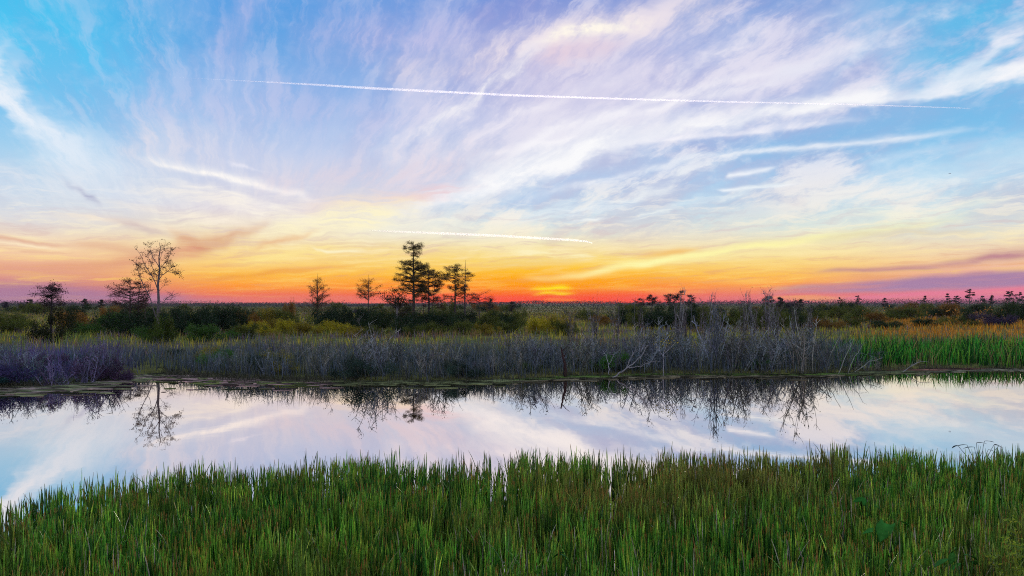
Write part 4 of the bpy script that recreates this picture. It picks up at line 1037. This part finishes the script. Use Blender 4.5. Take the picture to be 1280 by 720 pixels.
for ln, rd in limbs:
    dep = rr.normal(0, .5); p = np.array([at(a, b, dep * i / len(ln)) for i, (a, b) in enumerate(ln)])
    p = np.array([[np.interp(t, np.arange(len(ln)), p[:, k]) for k in range(3)] for t in np.linspace(0, len(ln) - 1, 9)]); p[1:] += rr.normal(0, .025, (8, 3))
    g.tube(p, np.linspace(rd * .62, rd * .16, 9), PALE, 5)
    for i in range(11):
        u = rr.uniform(.25, 1.0) * 8; q = np.array([np.interp(u, np.arange(9), p[:, k]) for k in range(3)])
        a = rr.uniform(0, 6.28)
        p2, _ = path(q, (math.cos(a), math.sin(a), rr.uniform(.1, 1.1)), rr.uniform(.18, .55), 3, .22, rr)
        g.tube(p2, np.linspace(rd * .3, .005, 4), np.array(PALE) * .8)
        for m in range(2):
            a = rr.uniform(0, 6.28); p3, _ = path(p2[rr.integers(1, 4)], (math.cos(a), math.sin(a), rr.uniform(-.2, .8)), rr.uniform(.1, .3), 2, .2, rr)
            g.tube(p3, np.linspace(.008, .004, 3), np.array(PALE) * .7)
            if p3[-1][2] > 4.3 and rr.uniform() < .9: sprays(lv, rr, [p3[-1]], rr.integers(4, 14), .07)
g.build('trunk', M_BARK, root); c = Geo(); c.leaves(np.concatenate(lv), .085, np.array((.15, .075, .045)), .6, 2.0, r=rr); c.build('crown', M_LEAF, root)

# small silhouettes along the horizon
def far_tree(label, group, px, dist, top_py, w, seed, kind='flat'):
    lv_ = [(top_py + k, w * f, w * f) for k, f in ((1, .45), (4, .8), (7, 1.0), (10, .8))]
    return cypress('far_cypress', label, px, dist, top_py, lv_, (.06, .05, .045), bark=(.10, .085, .09), trunk=.16 if dist > 160 else .09, leaf_k=3, leaf=.28 if dist > 160 else .15, seed=seed, dens=.7, group=group)
for i, (px, top, w) in enumerate([(1212, 361, 5), (1185, 366, 4), (1262, 362, 6), (1274, 364, 5), (1240, 368, 3), (1228, 369, 3), (1196, 369, 5), (1156, 369, 3), (1106, 372, 3), (1072, 369, 4), (1050, 371, 3), (1292, 360, 6), (1316, 363, 5)]):
    far_tree('tiny flat topped cypress on the horizon beyond the rust coloured grass', 'cypresses on the far horizon', px, 300 + 23 * (i % 4), top, w, 200 + i)
for i, (px, top, w) in enumerate([(37, 374, 5), (106, 373, 5), (126, 374, 4), (8, 377, 3)]):
    far_tree('tiny distant tree peeping over the shrub belt by the leaning cypress', 'distant trees over the belt', px, 190 + 15 * i, top, w, 240 + i)
for i, (px, top, w) in enumerate([(815, 368, 8), (838, 366, 9), (850, 363, 7), (862, 368, 7), (800, 372, 7), (960, 369, 7), (976, 371, 6), (1000, 373, 6), (640, 377, 4), (612, 374, 5)]):
    far_tree('low ragged tree on the skyline behind the tall wand shrubs' if px > 700 else 'small ragged tree on the skyline by the glow of the sun', 'ragged skyline trees behind the wands' if px > 700 else 'ragged trees by the sun', px, 112 + 9 * (i % 5), top, w, 260 + i)

# the far wood that closes the horizon
rr = np.random.default_rng(77); g = Geo()
n = 150000; d = rr.uniform(400, 720, n); px = rr.uniform(-400, 1700, n); x = gx(px, d)
hmax = 3.4 + .8 * np.sin(x * .019 + 1) + .8 * np.sin(x * .047) * np.sin(x * .0071) + .6 * np.sin(x * .13) * np.sin(x * .023 + 1) + .5 * np.sin(x * .31 + 2) * np.sin(x * .041) + np.clip((px - 800) / 150, 0, 1) * 1.7
z = .3 + (np.clip(hmax, 2.2, 9) * np.interp(d, [400, 720], [.95, 1.1]) - .9) * rr.uniform(0, 1, n)
g.leaves(np.stack([x, d, z], 1), rr.uniform(.3, .75, n), np.array((.085, .07, .08)), .8, 1.5, r=rr)  # purple-brown tint puts distance haze into the leaf colour
tag(g.build('treeline', M_LEAF), 'low far wood along the horizon', 'treeline', kind='stuff')

# ------------------------------------------------------------------ dead wood on the bank
def dead_wood(name, label, lines, col, category, dist, seed, twigs=4, sides=6):
    """lines: ([(px, row)...], foot radius) standing at one distance"""
    rr = np.random.default_rng(seed); px0, row0 = lines[0][0][0]
    x0 = gx(px0, dist); e = empty(name, (x0, dist, 0.0)); tag(e, label, category)
    for li, (ln, rd) in enumerate(lines):
        g = Geo(); dep = rr.normal(0, .25)
        p = np.array([[gx(a, dist) - x0, dep * i / max(1, len(ln) - 1), gz(b, dist)] for i, (a, b) in enumerate(ln)])
        m = 4 * (len(ln) - 1) + 1
        q = np.array([[np.interp(t, np.arange(len(ln)), p[:, k]) for k in range(3)] for t in np.linspace(0, len(ln) - 1, m)]); q[1:] += rr.normal(0, .012, (m - 1, 3))
        g.tube(q, np.linspace(rd, rd * .3, m), np.array(col) * rr.uniform(.85, 1.15), sides)
        for t in range(twigs):
            a = rr.uniform(0, 6.28); s_ = q[rr.integers(m // 3, m)]
            p2, _ = path(s_, (math.cos(a), math.sin(a) * .5, rr.uniform(-.1, 1)), rr.uniform(.15, .5), 3, .2, rr)
            g.tube(p2, np.linspace(rd * .35, .004, 4), np.array(col) * .9)
        o_ = g.build('limb' if li == 0 else 'branch', M_BARK, e if li == 0 else limb)
        if li == 0: limb = o_
    return e
dead_wood('fallen_branch', 'pale forked dead branch leaning out of the bank over the water',
          [([(764, 474), (778, 465), (792, 456), (803, 446), (813, 432)], .034), ([(786, 460), (800, 458), (814, 452), (826, 451)], .02), ([(782, 462), (788, 448), (795, 438), (794, 428)], .018), ([(800, 449), (806, 438), (806, 430)], .012)], (.24, .225, .22), 'branch', 29.4, 3)
dead_wood('leaning_snag', 'short reddish dark dead stump leaning among the grey shrubs', [([(707, 470), (706, 456), (703, 444), (701, 433)], .08), ([(704, 448), (708, 440)], .03)], (.06, .034, .032), 'snag', 29.6, 5, 2)
dead_wood('pale_sapling', 'white stemmed sapling with a few yellow leaves on the bank', [([(829, 471), (829, 452), (830, 440), (834, 428)], .016), ([(829, 446), (823, 436), (819, 428)], .012), ([(830, 442), (838, 434), (842, 427)], .012)], (.32, .31, .33), 'sapling', 30.0, 7, 3)
sap = bpy.data.objects['pale_sapling']; rr = np.random.default_rng(9); g = Geo()
pts = np.array([[gx(a, 30) - gx(829, 30), 0, gz(b, 30)] for a, b in ((834, 428), (830, 430), (842, 427), (820, 428), (838, 431), (826, 432))])
g.leaves(np.repeat(pts, 9, 0) + rr.normal(0, .09, (54, 3)), .085, (.34, .25, .03), .8, 1.7, r=rr); g.build('foliage', M_LEAF, sap)
dead_wood('fallen_twig', 'thin pale dead limb lying against the green reeds', [([(1124, 468), (1134, 461), (1146, 453), (1156, 452)], .022), ([(1136, 460), (1142, 451)], .012)], (.32, .31, .29), 'branch', 31.8, 11)
dead_wood('dead_sapling', 'small grey forked dead sapling between the snag and the fallen branch', [([(762, 470), (761, 456), (759, 446), (756, 440)], .02), ([(761, 456), (766, 446), (767, 440)], .014)], (.34, .33, .35), 'sapling', 30.2, 13)
for i, ln in enumerate([[(1048, 468), (1056, 446), (1066, 424)], [(1058, 470), (1066, 452), (1080, 430)], [(1064, 468), (1084, 452), (1098, 446)], [(1030, 468), (1040, 440), (1052, 420)]]):
    dead_wood('bent_cane', 'pale bent dead cane where thicket meets the green reeds', [(ln, .02)], (.30, .31, .26), 'cane', 31.0 + .3 * i, 20 + i, 3)['group'] = 'bent canes at the thicket end'

# ------------------------------------------------------------------ broad-leaved plants among the rushes
def leaf_mesh(name, kind, L, Wd, col, r, parent, loc, rz, tilt, roll):
    """one broad leaf: midrib fold, curved, thin solid"""
    n = 9; g = Geo(); rows = []
    for i in range(n):
        t = i / (n - 1)
        if kind == 'arrow': w = Wd * (math.sin(math.pi * min(1, t * .8 + .22)) ** .8) * (1 - t) ** .35
        else: w = Wd * math.sin(math.pi * (t * .94 + .04)) ** .75
        zc = -.22 * L * t * t
        rows.append([(-w * .5, t * L - (.16 * L if kind == 'arrow' and i == 0 else 0), zc + .10 * w), (-w * .25, t * L, zc + .03 * w), (0, t * L, zc), (w * .25, t * L, zc + .03 * w), (w * .5, t * L - (.16 * L if kind == 'arrow' and i == 0 else 0), zc + .10 * w)])
    v = np.array(rows).reshape(-1, 3); f = []
    for i in range(n - 1):
        for j in range(4): f.append((i * 5 + j, i * 5 + j + 1, i * 5 + j + 6, i * 5 + j + 5))
    cc = np.array(col)[None] * r.uniform(.8, 1.2, (len(v), 1)); cc[2::5] *= 1.25
    g.add(v, np.array(f), cc)
    o = g.build(name, M_LEAF, parent, True); o.location = loc; o.rotation_euler = (tilt, roll, rz)
    md = o.modifiers.new('thickness', 'SOLIDIFY'); md.thickness = .0015
    return o

def broadleaf(name, label, px, row, dist, specs, col, group=None, seed=1):
    """specs: (dx px, dy px, length, width, heading, tilt) for each leaf, around the plant's main leaf at (px,row)"""
    rr = np.random.default_rng(seed); x0 = gx(px, dist)
    e = empty(name, (x0, dist, 0.0)); tag(e, label, 'plant', group)
    for (dx_, dy_, L, Wd, hd, tl, kind) in specs:
        tip = np.array([gx(px + dx_, dist) - x0, rr.normal(0, .04), gz(row + dy_, dist)])
        g = Geo(); p = np.array([[tip[0] * t ** 1.4 + .02 * math.sin(t * 5), tip[1] * t, -.05 + (tip[2] + .05) * t] for t in np.linspace(0, 1, 8)])
        g.tube(p, np.linspace(.006, .0035, 8), np.array(col) * .8, 5); st_ = g.build('stem', M_RUSH, e)
        leaf_mesh('leaf', kind, L * 1.05, Wd * 1.0, col, rr, st_, tuple(p[-1]), hd, tl, rr.normal(0, .25))
    return e
GREEN = (.06, .27, .04)
broadleaf('arrowhead_plant', 'large arrow shaped green leaf standing among the rushes', 1112, 655, 7.5, [(0, 0, .20, .19, 2.3, -.75, 'arrow'), (-16, 10, .12, .08, 1.0, -.4, 'arrow'), (14, -4, .12, .06, -1.4, -.3, 'oval')], GREEN, seed=2)
broadleaf('arrowhead_plant', 'pair of small bright leaves half hidden behind the arrow shaped leaf', 1092, 628, 8.35, [(-4, -2, .13, .07, 1.2, -.3, 'oval'), (6, 6, .12, .07, -1.5, -.4, 'oval'), (-10, -6, .10, .05, 2.6, -.5, 'oval')], (.045, .22, .03), seed=3)
broadleaf('arrowhead_plant', 'low cluster of green leaves at the foot of the goldenrod', 1206, 692, 6.6, [(0, 0, .14, .07, -1.3, -.2, 'oval'), (-20, 6, .13, .08, 1.4, -.4, 'oval'), (10, 8, .12, .06, -.6, -.3, 'oval'), (-12, -8, .10, .06, .4, -.7, 'oval')], (.06, .22, .035), seed=4)
broadleaf('arrowhead_plant', 'single upright leaf catching light between rust tipped rushes', 1191, 688, 6.7, [(0, 0, .11, .06, 2.9, -1.0, 'oval'), (6, 12, .10, .05, 1.6, -.5, 'oval')], (.07, .26, .04), seed=5)
broadleaf('arrowhead_plant', 'dark leaf low down among the straw coloured stems', 710, 692, 6.6, [(0, 0, .12, .07, 1.3, -.3, 'oval'), (-8, 4, .10, .06, -1.5, -.3, 'oval')], (.035, .16, .03), seed=6)
# tussock of dark flat leaves at the outer edge of the rushes
broadleaf('water_plant', 'dark flat leaved water plant at the outer edge of the rush bed', 1224, 556, 12.7,
          [(-14, 0, .16, .05, 1.5, .05, 'oval'), (-24, 1, .13, .04, 1.9, -.1, 'oval'), (0, -2, .17, .05, -1.5, .1, 'oval'), (10, -4, .15, .06, -1.6, .1, 'oval'), (20, 0, .14, .05, -1.4, -.05, 'oval'), (26, 2, .10, .04, -1.2, -.1, 'oval'), (-4, 3, .16, .05, 1.2, 0, 'oval'), (14, 6, .13, .05, -2.2, -.2, 'oval')], (.03, .035, .03), seed=7)
# yellow-green goldenrod stalk
rr = np.random.default_rng(61); dist = 6.4
e = empty('goldenrod_plant', (gx(1272, dist), dist, 0)); tag(e, 'yellow green feathery stalk leaning over the rushes', 'plant')
g = Geo(); lv = []
for k, (a, b) in enumerate([((1278, 760), (1256, 672)), ((1282, 760), (1270, 650)), ((1276, 760), (1246, 700))]):
    p = np.array([[gx(a[0] + (b[0] - a[0]) * t ** 1.6, dist) - e.location.x, .05 * k, gz(a[1] + (b[1] - a[1]) * t, dist)] for t in np.linspace(0, 1, 9)])
    g.tube(p, np.linspace(.005, .0018, 9), (.16, .26, .04), 4)
    for i in range(34):
        u = rr.uniform(.15, 1) * 8; q = np.array([np.interp(u, np.arange(9), p[:, j]) for j in range(3)]); an = rr.uniform(0, 6.28)
        p2, _ = path(q, (math.cos(an), math.sin(an), rr.uniform(.1, .9)), rr.uniform(.04, .14), 3, .15, rr); g.tube(p2, np.linspace(.002, .001, 4), (.2, .3, .04)); lv.append(p2)
g.build('stem', M_RUSH, e); c = Geo(); c.leaves(np.concatenate(lv), .035, (.28, .36, .035), .9, 2.6, r=rr); c.build('foliage', M_LEAF, e)
# weak-stemmed creeper climbing here and there
# ------------------------------------------------------------------ contrails: long thin tubes of ice cloud
def vapour_mat(name, density, glow):
    m, nt, out = new_mat(name)
    v = nt.nodes.new('ShaderNodeVolumePrincipled')
    v.inputs['Color'].default_value = (.86, .94, 1, 1); v.inputs['Density'].default_value = density; v.inputs['Anisotropy'].default_value = glow
    nt.links.new(v.outputs[0], out.inputs['Volume']); return m
def contrail(name, label, ctrl, altitude, mat, seed, puff=0.0, nseg=260):
    """ctrl: (photo column, row, half thickness in photo pixels) along the trail, which flies level at its altitude"""
    rr = np.random.default_rng(seed); P = []; Rd = []
    cp = np.array(ctrl, float); tt = np.linspace(0, len(cp) - 1, nseg)
    for t in tt:
        px, row, w = (np.interp(t, np.arange(len(cp)), cp[:, k]) for k in range(3))
        d = (altitude - EYE) / ((HZ - row) / F)
        P.append((gx(px, d), d, altitude)); Rd.append(.75 * w / F * d)
    P = np.array(P); Rd = np.array(Rd)
    bump_ = np.convolve(rr.normal(0, 1, nseg + 4), np.ones(3) / 3, 'same')[2:-2]
    Rd = Rd * np.clip(1 + puff * bump_, .35, 2); Rd[0] = Rd[-1] = 1.0
    org = P.mean(0); g = Geo(); g.tube(P - org, Rd, (1, 1, 1), 8)
    m = len(P)
    g.f4 and g.f3.append(np.array([(0, i + 1, i + 2) for i in range(6)])); g.f3.append(np.array([(8 * (m - 1), 8 * (m - 1) + i + 2, 8 * (m - 1) + i + 1) for i in range(6)]))
    o = g.build(name, mat, None, True); o.location = org; tag(o, label, 'contrail'); return o
contrail('contrail', 'long straight white contrail crossing high over the whole sky', [(215, 96.5, .15), (270, 99.3, .5), (330, 102.3, 1.1), (390, 105.6, 1.7), (460, 110, 2.2), (540, 114, 2.1), (640, 119, 1.9), (760, 123, 1.7), (900, 127, 1.5), (1040, 130, 1.3), (1140, 133, 1.1), (1214, 135.5, .7)], 10000.0, vapour_mat('young_vapour', .0065, .65), 4)
contrail('old_contrail', 'shorter spread contrail low over the cypress trees', [(462, 288, .8), (500, 289.5, 1.6), (560, 292, 2.2), (620, 294.5, 2.2), (680, 298, 2.2), (715, 300, 2.0), (732, 301.5, 1.6), (741, 304, .6)], 8000.0, vapour_mat('old_vapour', .0014, .6), 6, 0.0)

# ------------------------------------------------------------------ airliner, far off
def airliner():
    d = 9000.0; x = gx(1187, d); z = gz(217, d)
    e = empty('airliner', (x, d, z), math.radians(200)); tag(e, 'tiny dark airliner seen side-on far off in the blue', 'airplane')
    m, nt, out = new_mat('aircraft_paint'); p = nt.nodes.new('ShaderNodeBsdfPrincipled'); p.inputs['Base Color'].default_value = (.14, .15, .18, 1); p.inputs['Roughness'].default_value = .35; nt.links.new(p.outputs[0], out.inputs[0])
    g = Geo(); t = np.linspace(-19, 19, 15); rad = np.interp(t, [-19, -17, -12, 12, 17, 19], [.3, 1.3, 2.0, 2.0, 1.2, .2]); g.tube(np.stack([t, t * 0, t * 0 + np.interp(t, [-19, -10, 19], [.9, 0, 0])], 1), rad, (1, 1, 1), 12); g.build('fuselage', m, e, True)
    def slab(name, pts, th):
        v = np.array(pts, float); nrm = np.cross(v[1] - v[0], v[2] - v[0]); nrm /= np.linalg.norm(nrm); v2 = np.concatenate([v + nrm * th / 2, v - nrm * th / 2]); g = Geo()
        g.add(v2, np.array([(0, 1, 2, 3), (7, 6, 5, 4), (0, 4, 5, 1), (1, 5, 6, 2), (2, 6, 7, 3), (3, 7, 4, 0)]), (1, 1, 1)); g.build(name, m, e)
    for sgn in (1, -1):
        slab('wing', [(4, sgn * 1.5, -.8), (-4, sgn * 1.5, -.8), (-8, sgn * 17, .6), (-5.5, sgn * 17, .6)], .5)
        slab('tailplane', [(-14, sgn * .6, 1), (-17, sgn * .6, 1), (-18.5, sgn * 6, 1.4), (-17, sgn * 6, 1.4)], .3)
        g = Geo(); tt = np.linspace(-1, 3.4, 6); g.tube(np.stack([tt, tt * 0 + sgn * 5.6, tt * 0 - 1.9], 1), [.7, .95, 1.05, 1.05, 1.0, .9], (1, 1, 1), 10); g.build('engine', m, e, True)
    slab('fin', [(-12, 0, 1.5), (-17, 0, 1.5), (-19, 0, 8), (-16.5, 0, 8)], .35)
airliner()

# ------------------------------------------------------------------ evening haze over the plain
m, nt, out = new_mat('evening_haze')
v = nt.nodes.new('ShaderNodeVolumePrincipled'); v.inputs['Color'].default_value = (.80, .80, .95, 1); v.inputs['Density'].default_value = .00006; v.inputs['Anisotropy'].default_value = .2
nt.links.new(v.outputs[0], out.inputs['Volume'])
g = Geo()
bx = np.array([(x, y, z) for x in (-1830, 1830) for y in (-930, 1830) for z in (-1.8, 16.0)], float)
g.add(bx, np.array([(0, 1, 3, 2), (4, 6, 7, 5), (0, 4, 5, 1), (2, 3, 7, 6), (0, 2, 6, 4), (1, 5, 7, 3)]), (1, 1, 1))
tag(g.build('haze', m), 'thin evening haze over the marsh', kind='stuff')
